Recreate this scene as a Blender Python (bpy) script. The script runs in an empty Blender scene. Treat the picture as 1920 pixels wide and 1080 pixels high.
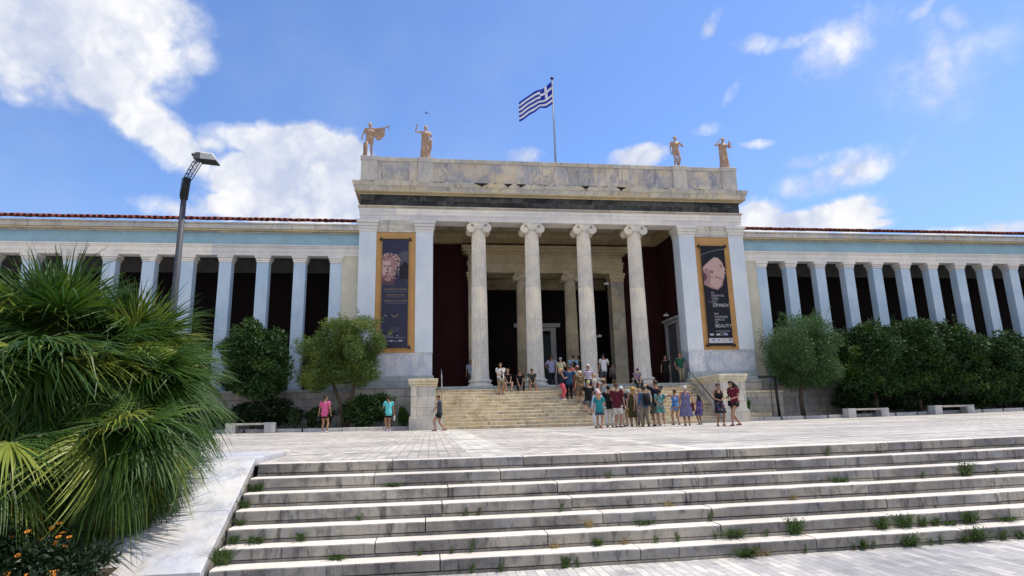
import bpy, math, random
import numpy as np
from mathutils import Vector, Matrix, noise as mnoise
R = math.radians
random.seed(7); rng = np.random.default_rng(11)
C = bpy.context.scene.collection
scene = bpy.context.scene

# ------------------------------------------------------------------ camera
F, CAM, YAW, PIT, ROL = 1134.82, Vector((-7.3281, -32.8238, .5333)), .136591, .209385, -.0240405
cam = bpy.data.cameras.new('camera'); cam.lens = F/1920*36; cam.sensor_width = 36
cam.clip_end = 3000; cam.clip_start = .05
co = bpy.data.objects.new('camera', cam); C.objects.link(co); scene.camera = co
c_, s_ = math.cos(YAW), math.sin(YAW)
fw = Vector((s_, c_, 0)); rt = Vector((c_, -s_, 0)); up = Vector((0, 0, 1))
fw2 = fw*math.cos(PIT)+up*math.sin(PIT); up2 = up*math.cos(PIT)-fw*math.sin(PIT)
cx = rt*math.cos(ROL)+up2*math.sin(ROL); cy = -rt*math.sin(ROL)+up2*math.cos(ROL); cz = -fw2
m = Matrix((cx, cy, cz)).transposed().to_4x4(); m.translation = CAM
co.matrix_world = m

# ------------------------------------------------------------------ sun, sky, exposure
SUN = Vector((.42, .065, .905)).normalized()
sl = bpy.data.lights.new('sun', 'SUN'); sl.energy = 4.5; sl.angle = R(.55); sl.color = (1, .925, .81)
so = bpy.data.objects.new('sun', sl); C.objects.link(so)
so.rotation_euler = SUN.to_track_quat('Z', 'Y').to_euler(); so.location = (20, 0, 60)
w = bpy.data.worlds.new('World'); scene.world = w; w.use_nodes = True
nt = w.node_tree; nt.nodes.clear()
def N(t, **k):
    n = nt.nodes.new(t)
    for a, b in k.items(): setattr(n, a, b)
    return n
def val(s, v):
    if isinstance(v, (int, float)): s.default_value = v
    elif isinstance(v, (tuple, list)): s.default_value = tuple(v) if len(v) == len(s.default_value) else tuple(v)+(1,)
    else: nt.links.new(v, s)
def M(op, a, b=None, c=None, clamp=False):
    n = N('ShaderNodeMath', operation=op, use_clamp=clamp)
    val(n.inputs[0], a)
    if b is not None: val(n.inputs[1], b)
    if c is not None: val(n.inputs[2], c)
    return n.outputs[0]
def MIX(f, a, b, bt='MIX'):
    n = N('ShaderNodeMix', data_type='RGBA', blend_type=bt)
    val(n.inputs[0], f); val(n.inputs[6], a); val(n.inputs[7], b)
    return n.outputs[2]
def SM(v, lo, hi, a=0, b=1):
    n = N('ShaderNodeMapRange', interpolation_type='SMOOTHSTEP')
    val(n.inputs[0], v); val(n.inputs[1], lo); val(n.inputs[2], hi); val(n.inputs[3], a); val(n.inputs[4], b)
    return n.outputs[0]
def NOISE(vec, sc, det=4, ro=.5, dist=0, out=0):
    n = N('ShaderNodeTexNoise'); val(n.inputs['Vector'], vec) if vec is not None else None
    n.inputs['Scale'].default_value = sc; n.inputs['Detail'].default_value = det
    n.inputs['Roughness'].default_value = ro; n.inputs['Distortion'].default_value = dist
    return n.outputs[out]
sky = N('ShaderNodeTexSky', sky_type='NISHITA'); sky.sun_disc = False
sky.sun_elevation = math.asin(SUN.z); sky.sun_rotation = math.atan2(SUN.x, SUN.y)
sky.air_density = 1.0; sky.dust_density = .6; sky.ozone_density = 2.0; sky.altitude = 100
tc = N('ShaderNodeTexCoord'); D = tc.outputs['Generated']
sx = N('ShaderNodeSeparateXYZ'); val(sx.inputs[0], D)
az = M('ARCTAN2', sx.outputs[0], sx.outputs[1]); el = M('ARCSINE', sx.outputs[2])
def direction(px, py):
    u, v = (px-960)/F, -(py-540)/F
    d = (fw2+cx*u+cy*v).normalized()
    return math.atan2(d.x, d.y), math.asin(d.z)
# clouds by azimuth/elevation: centre, half-widths in radians, weight
CLOUD = [  # (px, py) of the photograph gives the compass direction; half-widths and slant in radians
 (30, 20, .22, .12, .85, 0), (170, 60, .17, .12, .85, 0), (300, 30, .09, .08, .62, 0), (60, 130, .12, .06, .62, 0), (180, 150, .13, .06, .78, -.4), (260, 215, .12, .045, .80, -.5), (330, 270, .10, .04, .72, -.6), (30, 180, .05, .018, .5, 0), (400, 262, .06, .028, .6, .3), (360, 110, .05, .04, .45, .5),
 (560, 285, .11, .055, 1.25, 0), (470, 265, .06, .03, .85, 0), (600, 340, .11, .07, 1.2, 0), (480, 335, .09, .06, 1.05, 0), (560, 395, .17, .04, 1.1, 0), (370, 395, .12, .025, .6, 0), (650, 300, .05, .05, .9, 0), (440, 385, .08, .03, .8, 0),
 (1190, 292, .065, .022, .75, 0), (1490, 425, .11, .028, 1.1, 0), (1575, 405, .08, .028, 1.1, 0), (1425, 405, .045, .035, .95, 0), (1450, 435, .12, .02, 1.1, 0), (1620, 420, .06, .016, .8, 0), (1800, 442, .16, .016, .6, 0),
 (1580, 318, .11, .036, .60, .15), (1680, 285, .055, .02, .46, .5), (1600, 380, .06, .022, .72, .1), (1520, 300, .05, .016, .5, 0),
 (1600, 60, .11, .05, .46, .5), (1640, 25, .05, .04, .42, .6), (1415, 82, .06, .016, .46, -.2), (1325, 45, .04, .016, .42, .6), (1790, 35, .022, .03, .42, 1.0), (1375, 170, .016, .036, .44, -.6), (1320, 245, .04, .014, .42, .1), (1430, 268, .035, .010, .5, 0), (1500, 75, .04, .012, .45, 0), (1720, 18, .03, .012, .5, .4),
 (980, 290, .05, .016, .45, 0), (1740, 120, .14, .10, .22, 0)]
warp = NOISE(D, 7, 5, .6, 0, 1)
wsep = N('ShaderNodeSeparateXYZ'); val(wsep.inputs[0], warp)
azw = M('ADD', az, M('MULTIPLY', M('SUBTRACT', wsep.outputs[0], .5), .08))
elw = M('ADD', el, M('MULTIPLY', M('SUBTRACT', wsep.outputs[1], .5), .05))
msk = None
for (px, py, rx, ry, wt, sl_) in CLOUD:
    a0, e0 = direction(px, py)
    da, de = M('SUBTRACT', azw, a0), M('SUBTRACT', elw, e0); cs_, sn_ = math.cos(sl_), math.sin(sl_)
    dx = M('MULTIPLY', M('ADD', M('MULTIPLY', da, cs_), M('MULTIPLY', de, sn_)), 1/rx); dy = M('MULTIPLY', M('SUBTRACT', M('MULTIPLY', de, cs_), M('MULTIPLY', da, sn_)), 1/ry)
    d2 = M('ADD', M('MULTIPLY', dx, dx), M('MULTIPLY', dy, dy))
    b = M('MULTIPLY', M('SUBTRACT', 1, d2, clamp=True), wt)
    msk = b if msk is None else M('MAXIMUM', msk, b)
# unseen cloud bank added behind the camera to brighten and neutralise the facade
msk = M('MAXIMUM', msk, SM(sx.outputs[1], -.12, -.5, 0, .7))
fb = NOISE(D, 9, 13, .60, 0); fb2 = NOISE(D, 40, 8, .65)
wv_ = N('ShaderNodeVectorMath', operation='ADD'); val(wv_.inputs[0], D); wn = N('ShaderNodeVectorMath', operation='SCALE'); val(wn.inputs[0], NOISE(D, 14, 4, .6, 0, 1)); wn.inputs['Scale'].default_value = .07; val(wv_.inputs[1], wn.outputs[0])
def billow(sc):
    v = N('ShaderNodeTexVoronoi', feature='F1'); val(v.inputs['Vector'], wv_.outputs[0]); v.inputs['Scale'].default_value = sc
    v.inputs['Detail'].default_value = 2; v.normalize = True; v.inputs['Roughness'].default_value = .55; return v.outputs['Distance']
bil = billow(17)
# noise breaks up the mask, the added unseen bank included
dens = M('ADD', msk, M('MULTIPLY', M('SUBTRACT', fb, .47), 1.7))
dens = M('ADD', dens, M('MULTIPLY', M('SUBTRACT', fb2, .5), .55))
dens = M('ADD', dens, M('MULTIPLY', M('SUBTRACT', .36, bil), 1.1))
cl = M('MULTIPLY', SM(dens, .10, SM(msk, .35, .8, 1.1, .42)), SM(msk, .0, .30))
thin = M('MULTIPLY', SM(NOISE(D, 3.2, 7, .6), .42, .8), .30)
hz = SM(el, .0, .42, 1, 0)
skyc = MIX(1, sky.outputs[0], (1.30, 1.56, 2.02), 'MULTIPLY')
skyc = MIX(M('MULTIPLY', hz, .50), skyc, (3.0, 4.7, 8.4))
upv = N('ShaderNodeVectorMath', operation='ADD'); val(upv.inputs[0], D); upv.inputs[1].default_value = (.012, 0, .022)
shade = M('ADD', M('MULTIPLY', SM(bil, .42, .12), .6), M('MULTIPLY', SM(NOISE(upv.outputs[0], 7, 9, .62, 0), .40, .60), .5), None, True)
cc = MIX(shade, (5.3, 6.0, 7.8), (9.6, 9.6, 9.7))
skyc = MIX(M('MULTIPLY', thin, 1), skyc, (4.6, 5.8, 7.8))
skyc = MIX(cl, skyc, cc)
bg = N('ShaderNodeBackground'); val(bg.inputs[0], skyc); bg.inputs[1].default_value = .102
wo = N('ShaderNodeOutputWorld'); nt.links.new(bg.outputs[0], wo.inputs[0])
scene.view_settings.view_transform = 'Standard'; scene.view_settings.look = 'None'
scene.view_settings.gamma = 1; scene.view_settings.exposure = .05
scene.cycles.max_bounces = 7; scene.cycles.transparent_max_bounces = 6

# ------------------------------------------------------------------ materials
_mats = {}
def newmat(name):
    global nt
    m = bpy.data.materials.new(name); m.use_nodes = True; nt = m.node_tree; nt.nodes.clear()
    o = N('ShaderNodeOutputMaterial'); p = N('ShaderNodeBsdfPrincipled')
    nt.links.new(p.outputs[0], o.inputs[0]); p.inputs['Specular IOR Level'].default_value = .3
    return m, p
def OC(): return N('ShaderNodeTexCoord').outputs['Object']
def wallvec(swap=False):
    s = N('ShaderNodeSeparateXYZ'); val(s.inputs[0], OC())
    c = N('ShaderNodeCombineXYZ'); val(c.inputs[0], M('ADD', s.outputs[0], s.outputs[1])); val(c.inputs[1], s.outputs[2])
    return c.outputs[0], s
def bump(p, h, st=.3, d=.02):
    b = N('ShaderNodeBump'); b.inputs['Strength'].default_value = st; b.inputs['Distance'].default_value = d
    val(b.inputs['Height'], h); nt.links.new(b.outputs[0], p.inputs['Normal'])
def island(): return N('ShaderNodeNewGeometry').outputs['Random Per Island']
def flat(name, col, rough=.7, var=.12, sc=6, metal=0, bmp=0, isl=0):
    if name in _mats: return _mats[name]
    m, p = newmat(name)
    n = NOISE(OC(), sc, 5, .6)
    c = MIX(SM(n, .3, .7), [x*(1-var) for x in col], [min(1, x*(1+var)) for x in col])
    if isl:
        c = MIX(M('MULTIPLY', island(), isl), c, [x*.45 for x in col])
    val(p.inputs['Base Color'], c); p.inputs['Roughness'].default_value = rough; p.inputs['Metallic'].default_value = metal
    if bmp: bump(p, NOISE(OC(), sc*6, 4, .6), bmp, .01)
    _mats[name] = m; return m
def marble(name, ca, cb, brick=None, vein=.5, veincol=(.16, .19, .26), stain=0, staincol=(.03, .028, .03), joint=.012, rough=.55, vsc=1.6, yel=0, isl=0, stz=None, floor=False, rot=0, bmp=.25, stsc=1, grime=0):
    """ca, cb: the two ends of the stone colour; brick=(length, height) of its blocks in metres"""
    if name in _mats: return _mats[name]
    m, p = newmat(name)
    o = OC(); v, sep = wallvec()
    if floor:
        mp = N('ShaderNodeMapping'); val(mp.inputs[0], o); mp.inputs['Rotation'].default_value = (0, 0, rot); v = mp.outputs[0]
    mort = None; rnd = None
    if brick:
        b = N('ShaderNodeTexBrick'); val(b.inputs['Vector'], v)
        b.offset = .5; b.inputs['Scale'].default_value = 1; b.inputs['Brick Width'].default_value = brick[0]
        b.inputs['Row Height'].default_value = brick[1]; b.inputs['Mortar Size'].default_value = joint
        b.inputs['Mortar Smooth'].default_value = .3; b.inputs['Bias'].default_value = 0
        val(b.inputs['Color1'], (0, 0, 0)); val(b.inputs['Color2'], (1, 1, 1)); val(b.inputs['Mortar'], (.5, .5, .5))
        rnd = b.outputs[0]; mort = b.outputs[1]
    # veins shift from block to block
    off = N('ShaderNodeVectorMath', operation='ADD'); val(off.inputs[0], o)
    if rnd is not None:
        mu = N('ShaderNodeVectorMath', operation='SCALE'); val(mu.inputs[0], rnd); mu.inputs['Scale'].default_value = 7; val(off.inputs[1], mu.outputs[0])
    elif isl:
        cbm = N('ShaderNodeCombineXYZ'); val(cbm.inputs[0], M('MULTIPLY', island(), 9)); val(off.inputs[1], cbm.outputs[0])
    vv = off.outputs[0]
    big = NOISE(vv, .9*vsc/1.6, 5, .55, .6)
    mv = N('ShaderNodeMapping'); val(mv.inputs[0], vv); mv.inputs['Rotation'].default_value = (.3, .7, .4); mv.inputs['Scale'].default_value = (1.0, 1.0, .38)
    rid = M('ABSOLUTE', M('SUBTRACT', NOISE(mv.outputs[0], vsc*.8, 7, .62, .9), .5))
    vn = M('ADD', M('MULTIPLY', SM(rid, 0, .035, 1, 0), SM(NOISE(vv, .8, 3, .5), .42, .62)), M('MULTIPLY', SM(NOISE(mv.outputs[0], vsc*.55, 6, .6, .5), .52, .72), .8), None, True)
    c = MIX(SM(big, .34, .66), ca, cb)
    if yel: c = MIX(M('MULTIPLY', SM(NOISE(vv, .7, 4, .6), .48, .66), yel), c, (.62, .47, .24))
    c = MIX(M('MULTIPLY', vn, vein), c, veincol)
    if rnd is not None:
        c = MIX(.42, c, MIX(1, c, MIX(rnd, (.60, .62, .68), (1.22, 1.16, 1.04)), 'MULTIPLY'))
    if isl:
        c = MIX(isl, c, MIX(1, c, MIX(island(), (.62, .64, .7), (1.2, 1.15, 1.05)), 'MULTIPLY'))
    c = MIX(.35, c, MIX(1, c, MIX(NOISE(o, 14, 6, .7), (.55, .55, .56), (1.4, 1.4, 1.38)), 'MULTIPLY'))
    if stain:
        mp = N('ShaderNodeMapping'); val(mp.inputs[0], o); mp.inputs['Scale'].default_value = (2.6*stsc, 2.6*stsc, .5*stsc)
        st = NOISE(mp.outputs[0], 2.2, 8, .72, .3)
        f = SM(st, .50, .68)
        c = MIX(M('MULTIPLY', f, stain), c, staincol)
    if grime: c = MIX(M('MULTIPLY', SM(NOISE(o, 1.7, 9, .75, .4), .47, .66), grime), c, [x*1.6 for x in staincol])
    if mort is not None: c = MIX(M('MULTIPLY', mort, .8), c, (.09, .08, .07))
    val(p.inputs['Base Color'], c); p.inputs['Roughness'].default_value = rough
    h = NOISE(o, 22, 5, .65)
    if mort is not None: h = M('SUBTRACT', h, M('MULTIPLY', mort, 1.6))
    bump(p, h, bmp, .012)
    _mats[name] = m; return m

WHITE = marble('pale_marble', (.60, .62, .68), (.74, .74, .74), (2.4, .62), .25, stain=.16, joint=.006)
PLASTER = marble('pale_blue_limewash', (.60, .68, .77), (.70, .75, .80), None, .03, stain=.10, staincol=(.30, .31, .33), stsc=.5, rough=.85, vsc=.8)
CREAM = flat('cream_plaster', (.62, .585, .47), .85, .09, 1.2, bmp=.15)
ORANGE = flat('ochre_plaster', (.50, .285, .11), .85, .10, 1.5, bmp=.15)
RED = flat('oxblood_plaster', (.032, .0045, .006), .85, .25, 1.0, bmp=.1)
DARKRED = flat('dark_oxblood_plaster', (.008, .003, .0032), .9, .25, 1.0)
BLUEF = flat('sky_blue_painted_plaster', (.30, .48, .58), .85, .09, 1.2)
ARCH = marble('architrave_marble', (.73, .71, .70), (.83, .80, .75), (6.2, .84), .06, stain=.12, joint=.003, stsc=.6)
CROWN = marble('tan_moulding_marble', (.50, .44, .34), (.60, .56, .48), (2.0, .6), .2, stain=.25, joint=.004)
CORN = marble('weathered_cornice_marble', (.52, .50, .45), (.66, .62, .54), (1.7, .31), .3, stain=.42, yel=.5, joint=.006, stsc=.75)
CORNY = marble('yellowed_cornice_marble', (.50, .42, .26), (.62, .52, .32), (1.9, .6), .15, stain=.3, yel=.6, joint=.006)
SOOT_SHADE = marble('soot_and_shadow_black_marble', (.024, .025, .028), (.095, .098, .10), (4.2, .9), .5, veincol=(.15, .15, .14), stain=.7, staincol=(.008, .008, .008), joint=.004, rough=.8)  # soot plus the cornice's shadow, both put into this black
PARA = marble('veined_parapet_marble', (.38, .39, .44), (.66, .58, .47), (1.55, 3.0), .75, veincol=(.17, .19, .27), stain=.22, yel=.35, joint=.005, vsc=1.9)
PARAP = marble('grey_parapet_pier_marble', (.48, .47, .47), (.62, .57, .49), None, .35, stain=.2, vsc=1.4)
DADO = marble('blue_veined_dado_marble', (.48, .54, .66), (.68, .69, .74), (1.1, 1.3), .6, veincol=(.22, .27, .38), stain=.12, joint=.004, vsc=2.2)
PLINTH = marble('greenish_plinth_marble', (.30, .36, .38), (.42, .47, .50), (2.2, .5), .3, stain=.3, joint=.005)
PODIUM = marble('podium_block_marble', (.36, .36, .37), (.50, .49, .46), (1.6, .42), .35, stain=.4, yel=.3, joint=.012)
STAIR = marble('honey_stair_marble', (.50, .42, .29), (.68, .62, .49), None, .2, veincol=(.35, .30, .24), stain=.5, yel=.3, isl=.65, grime=.25)
PEDM = marble('pedestal_marble', (.52, .50, .47), (.68, .64, .56), (1.7, .52), .4, stain=.25, yel=.25, joint=.007)
PEDC = marble('honey_pedestal_cap_marble', (.60, .54, .38), (.72, .66, .50), None, .3, stain=.28, yel=.4)
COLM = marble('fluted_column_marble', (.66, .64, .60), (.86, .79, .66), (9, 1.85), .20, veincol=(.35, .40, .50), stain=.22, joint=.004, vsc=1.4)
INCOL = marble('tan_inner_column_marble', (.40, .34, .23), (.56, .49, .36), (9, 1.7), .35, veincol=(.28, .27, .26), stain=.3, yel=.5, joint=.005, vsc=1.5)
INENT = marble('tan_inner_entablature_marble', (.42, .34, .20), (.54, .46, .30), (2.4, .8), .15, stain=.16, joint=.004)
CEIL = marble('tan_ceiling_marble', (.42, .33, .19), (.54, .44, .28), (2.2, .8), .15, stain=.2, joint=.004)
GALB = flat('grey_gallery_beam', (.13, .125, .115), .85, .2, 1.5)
STEPM = marble('weathered_shaded_step_marble', (.20, .19, .185), (.46, .43, .38), None, .35, veincol=(.30, .33, .40), stain=.82, staincol=(.035, .034, .04), isl=.6, vsc=1.3, stsc=2.0, rough=.75, bmp=.5, grime=.62)  # real stains, with the risers' shade also put into the darker base
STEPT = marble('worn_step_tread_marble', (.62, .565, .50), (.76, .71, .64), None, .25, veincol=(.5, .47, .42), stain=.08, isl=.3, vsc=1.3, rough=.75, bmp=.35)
SLAB = marble('white_slab_marble', (.46, .48, .54), (.68, .67, .66), None, .6, veincol=(.42, .46, .56), stain=.3, yel=.3, vsc=.8, rough=.6, grime=.25)
KERBM = marble('kerb_marble', (.42, .43, .46), (.58, .57, .56), (1.3, .5), .3, stain=.3, joint=.012)
TILE = flat('terracotta_roof_tile', (.22, .055, .035), .85, .3, 9, isl=.75)
STATM = marble('rose_terracotta_statue_stone', (.38, .245, .165), (.53, .37, .26), None, .1, stain=.38, staincol=(.20, .11, .09), vsc=3, stsc=3)
DARK = flat('dark_interior', (.012, .010, .011), .9, .3, 2)
IRON = flat('black_iron', (.02, .02, .022), .5, .3, 12)
STEEL = flat('weathered_steel', (.30, .31, .32), .5, .2, 10, metal=.3)
POLEM = flat('grey_painted_pole', (.06, .065, .08), .6, .25, 14, bmp=.1)
SOIL = flat('dry_soil', (.055, .042, .03), .95, .4, 5, bmp=.5)
BARK = flat('tree_bark', (.07, .055, .04), .95, .4, 12, bmp=.6)

def paving(name, ang, bw, bh, ca, cb, dark=(.17, .16, .15), joint=.010, strips=()):
    m, p = newmat(name)
    o = OC()
    mp = N('ShaderNodeMapping'); val(mp.inputs[0], o); mp.inputs['Rotation'].default_value = (0, 0, ang)
    b = N('ShaderNodeTexBrick'); val(b.inputs['Vector'], mp.outputs[0]); b.offset = .5
    b.inputs['Scale'].default_value = 1; b.inputs['Brick Width'].default_value = bw; b.inputs['Row Height'].default_value = bh
    b.inputs['Mortar Size'].default_value = joint; b.inputs['Mortar Smooth'].default_value = .2
    val(b.inputs['Color1'], (0, 0, 0)); val(b.inputs['Color2'], (1, 1, 1)); val(b.inputs['Mortar'], (.5, .5, .5))
    c = MIX(SM(NOISE(o, .35, 5, .6), .35, .65), ca, cb)
    c = MIX(.6, c, MIX(1, c, MIX(b.outputs[0], (.58, .60, .64), (1.28, 1.25, 1.2)), 'MULTIPLY'))
    c = MIX(M('MULTIPLY', SM(NOISE(o, 2.3, 6, .7), .48, .68), .5), c, [x*.45 for x in ca])
    c = MIX(.3, c, MIX(1, c, MIX(NOISE(o, 30, 5, .7), (.6, .6, .6), (1.35, 1.35, 1.35)), 'MULTIPLY'))
    c = MIX(M('MULTIPLY', b.outputs[1], .6), c, dark)
    c = MIX(SM(NOISE(o, 60, 2, .5), .72, .76, 0, .6), c, (.05, .05, .045))
    val(p.inputs['Base Color'], c); p.inputs['Roughness'].default_value = .7
    bump(p, M('SUBTRACT', NOISE(o, 18, 4, .6), M('MULTIPLY', b.outputs[1], 2)), .35, .012)
    return m
PAVE_X = paving('pale_sett_paving_across', 0, .30, .15, (.40, .375, .345), (.57, .53, .475))
PAVE_Y = paving('pale_sett_paving_lengthwise', R(90), .30, .15, (.42, .385, .345), (.57, .53, .465))
PAVE_L = paving('grey_sett_paving', R(90), .31, .105, (.36, .35, .345), (.56, .53, .49), joint=.006)
BAND = paving('light_border_setts', R(90), .45, .22, (.54, .51, .45), (.62, .59, .53), joint=.005)

def leafmat(name, a, b, c3=None, trans=.25, rough=.5):
    m, p = newmat(name)
    r = island()
    c = MIX(r, a, b)
    if c3: c = MIX(SM(NOISE(OC(), 1.1, 3, .5), .52, .68), c, c3)
    val(p.inputs['Base Color'], c); p.inputs['Roughness'].default_value = rough; p.inputs['Specular IOR Level'].default_value = .35
    t = N('ShaderNodeBsdfTranslucent'); val(t.inputs[0], c)
    mx = N('ShaderNodeMixShader'); mx.inputs[0].default_value = trans
    nt.links.new(p.outputs[0], mx.inputs[1]); nt.links.new(t.outputs[0], mx.inputs[2])
    out = [n for n in nt.nodes if n.type == 'OUTPUT_MATERIAL'][0]; nt.links.new(mx.outputs[0], out.inputs[0])
    return m
OLIVE = leafmat('olive_leaves', (.045, .095, .016), (.14, .205, .05), (.19, .25, .045))
OLIVE2 = leafmat('silvery_olive_leaves', (.032, .090, .024), (.10, .18, .062), None)
CITRUS = leafmat('dark_glossy_leaves', (.010, .034, .007), (.028, .080, .014), (.06, .12, .012), .15, .6)
SHRUBL = leafmat('shrub_leaves', (.012, .035, .010), (.04, .09, .02), (.07, .11, .02), .2)
THUJA = leafmat('thuja_foliage', (.04, .10, .02), (.08, .17, .03), None, .15)
PALML = leafmat('palm_leaf_green', (.018, .058, .009), (.070, .14, .018), (.14, .205, .026), .34, .45)
PALMY = leafmat('palm_leaf_yellow_green', (.16, .22, .03), (.33, .36, .06), None, .35, .4)
PALMD = leafmat('palm_leaf_dry', (.16, .10, .045), (.26, .18, .08), None, .2, .7)
WEED = leafmat('weed_green', (.04, .09, .02), (.12, .18, .05), None, .2)
STRAW = leafmat('weed_straw', (.26, .19, .08), (.42, .34, .16), None, .2)
UNDER = leafmat('shade_dark_bed_foliage', (.006, .018, .005), (.02, .045, .012), None, .1)  # near-black greens stand in for the deep shade below the palms
PETAL = leafmat('orange_petals', (.50, .09, .01), (.62, .26, .015), None, .1)  # dimmed with the bed foliage, shade put into the colour

# ------------------------------------------------------------------ mesh helpers
def link(name, me, parent=None, loc=None):
    o = bpy.data.objects.new(name, me); C.objects.link(o)
    if parent: o.parent = parent
    if loc: o.location = loc
    return o
def tag(o, label=None, cat=None, group=None, kind=None):
    if label: o['label'] = label
    if cat: o['category'] = cat
    if group: o['group'] = group
    if kind: o['kind'] = kind
    return o
def empty(name, loc=(0, 0, 0), rz=0, label=None, cat=None, group=None):
    o = bpy.data.objects.new(name, None); C.objects.link(o); o.location = loc; o.rotation_euler = (0, 0, rz); o.empty_display_size = .2
    return tag(o, label, cat, group)
class MB:
    def __init__(s): s.v = []; s.f = []; s.sm = []; s.mi = []
    def add(s, vs, fs, smooth=False, mi=0):
        b = len(s.v); s.v += [tuple(x) for x in vs]
        for f in fs: s.f.append(tuple(i+b for i in f)); s.sm.append(smooth); s.mi.append(mi)
        return s
    def box(s, x0, x1, y0, y1, z0, z1, mi=0, bev=0):
        if x0 > x1: x0, x1 = x1, x0
        if y0 > y1: y0, y1 = y1, y0
        if bev <= 0:
            v = [(x, y, z) for z in (z0, z1) for y in (y0, y1) for x in (x0, x1)]
            s.add(v, [(0, 2, 3, 1), (4, 5, 7, 6), (0, 1, 5, 4), (2, 6, 7, 3), (0, 4, 6, 2), (1, 3, 7, 5)], mi=mi); return s
        b = bev
        def ring(z, i): return [(x0+i, y0+i, z), (x1-i, y0+i, z), (x1-i, y1-i, z), (x0+i, y1-i, z)]
        v = ring(z0, b)+ring(z0+b, 0)+ring(z1-b, 0)+ring(z1, b)
        f = [(3, 2, 1, 0), (12, 13, 14, 15)]
        for k in range(3):
            for i in range(4):
                j = (i+1) % 4; f.append((4*k+i, 4*k+j, 4*k+4+j, 4*k+4+i))
        s.add(v, f, mi=mi); return s
    def loft(s, rings, close=True, cap=True, smooth=True, mi=0):
        n = len(rings[0]); v = [p for r in rings for p in r]; f = []
        for k in range(len(rings)-1):
            for i in range(n if close else n-1):
                j = (i+1) % n; f.append((k*n+i, k*n+j, (k+1)*n+j, (k+1)*n+i))
        if cap:
            f.append(tuple(range(n-1, -1, -1))); b = (len(rings)-1)*n; f.append(tuple(range(b, b+n)))
        return s.add(v, f, smooth, mi)
    def tube(s, pts, rad, n=8, mi=0, flatten=1, cap=True):
        pts = [Vector(p) for p in pts]; rings = []
        if not isinstance(rad, (list, tuple)): rad = [rad]*len(pts)
        pu = None
        for i, p in enumerate(pts):
            t = (pts[min(i+1, len(pts)-1)]-pts[max(i-1, 0)])
            t = t.normalized() if t.length > 1e-9 else Vector((0, 0, 1))
            if pu is None:
                a = Vector((0, 0, 1)) if abs(t.z) < .9 else Vector((0, 1, 0)); u = t.cross(a).normalized()
            else: u = (pu-t*pu.dot(t)).normalized()
            pu = u; vv = t.cross(u); r = rad[i]
            rings.append([p+u*(r*math.cos(2*math.pi*k/n))+vv*(r*flatten*math.sin(2*math.pi*k/n)) for k in range(n)])
        return s.loft(rings, True, cap, True, mi)
    def lathe(s, prof, cen=(0, 0, 0), n=24, mi=0, sx=1, sy=1, smooth=True):
        rings = [[(cen[0]+r*sx*math.cos(2*math.pi*k/n), cen[1]+r*sy*math.sin(2*math.pi*k/n), cen[2]+z) for k in range(n)] for r, z in prof]
        return s.loft(rings, True, True, smooth, mi)
    def blob(s, c, r, n=8, m=6, mi=0, jit=0, rot=0):
        rings = []
        for k in range(m+1):
            t = math.pi*k/m; rr = max(.02, math.sin(t)); ring = []
            for i in range(n):
                a = 2*math.pi*i/n; j = 1+jit*(random.random()-.5)
                x, y, z = r[0]*rr*math.cos(a)*j, r[1]*rr*math.sin(a)*j, -r[2]*math.cos(t)*j
                if rot: x, z = x*math.cos(rot)+z*math.sin(rot), -x*math.sin(rot)+z*math.cos(rot)
                ring.append((c[0]+x, c[1]+y, c[2]+z))
            rings.append(ring)
        return s.loft(rings, True, True, True, mi)
    def mesh(s, name):
        me = bpy.data.meshes.new(name); me.from_pydata(s.v, [], s.f)
        me.polygons.foreach_set('use_smooth', s.sm); me.polygons.foreach_set('material_index', s.mi); me.update(); return me
    def build(s, name, mat, parent=None, loc=None):
        me = s.mesh(name)
        for m in (mat if isinstance(mat, (list, tuple)) else [mat]): me.materials.append(m)
        return link(name, me, parent, loc)
def quads(name, V, mat, parent=None, loc=None, smooth=False):
    """V: (n,4,3) array of separate quads"""
    n = len(V); me = bpy.data.meshes.new(name); me.vertices.add(4*n); me.vertices.foreach_set('co', V.reshape(-1).astype(np.float32))
    me.loops.add(4*n); me.loops.foreach_set('vertex_index', np.arange(4*n, dtype=np.int32))
    me.polygons.add(n); me.polygons.foreach_set('loop_start', np.arange(0, 4*n, 4, dtype=np.int32))
    me.polygons.foreach_set('loop_total', np.full(n, 4, dtype=np.int32)); me.update(calc_edges=True)
    me.materials.append(mat); return link(name, me, parent, loc)
def slabs(mb, edges, y0, y1, z0, z1, **k):
    for a, b in zip(edges[:-1], edges[1:]): mb.box(a, b, y0, y1, z0, z1, **k)

# ------------------------------------------------------------------ ground
YR, TR, RR = -24.2557, .2586, .158     # top step edge, tread, riser
XL = -9.55
LOW = -7*RR
def zpl(x, y):   # the plaza dishes very slightly
    t = min(1, max(0, (y+16)/8)); return .0003*x*x*t
def zst(x): return .0008*(x+6.2)**2 if x < 8 else .0008*14.2**2
def sheet(name, xs, ys, zf, mat, kind='structure'):
    v = [(x, y, zf(x, y)) for y in ys for x in xs]; n = len(xs); f = []
    for j in range(len(ys)-1):
        for i in range(n-1): a = j*n+i; f.append((a, a+1, a+n+1, a+n))
    o = MB().add(v, f, True).build(name, mat); return tag(o, kind=kind)
sheet('ground', [-900, -60, 60, 900], [-900, -40, 60, 900], lambda x, y: LOW-.12, SOIL)
def zfull(x, y):
    t = min(1, max(0, (y+24.2)/8)); return zst(x)*(1-t)*(1 if x > XL else 0)+zpl(x, y)
ysp = [-24.037]+list(np.linspace(-23, 0, 24))
sheet('plaza', list(np.linspace(-9.64, -6.75, 5)), ysp, zfull, PAVE_Y)
sheet('plaza', list(np.linspace(-6.0, -3.5, 5)), ysp, zfull, PAVE_Y)
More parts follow.
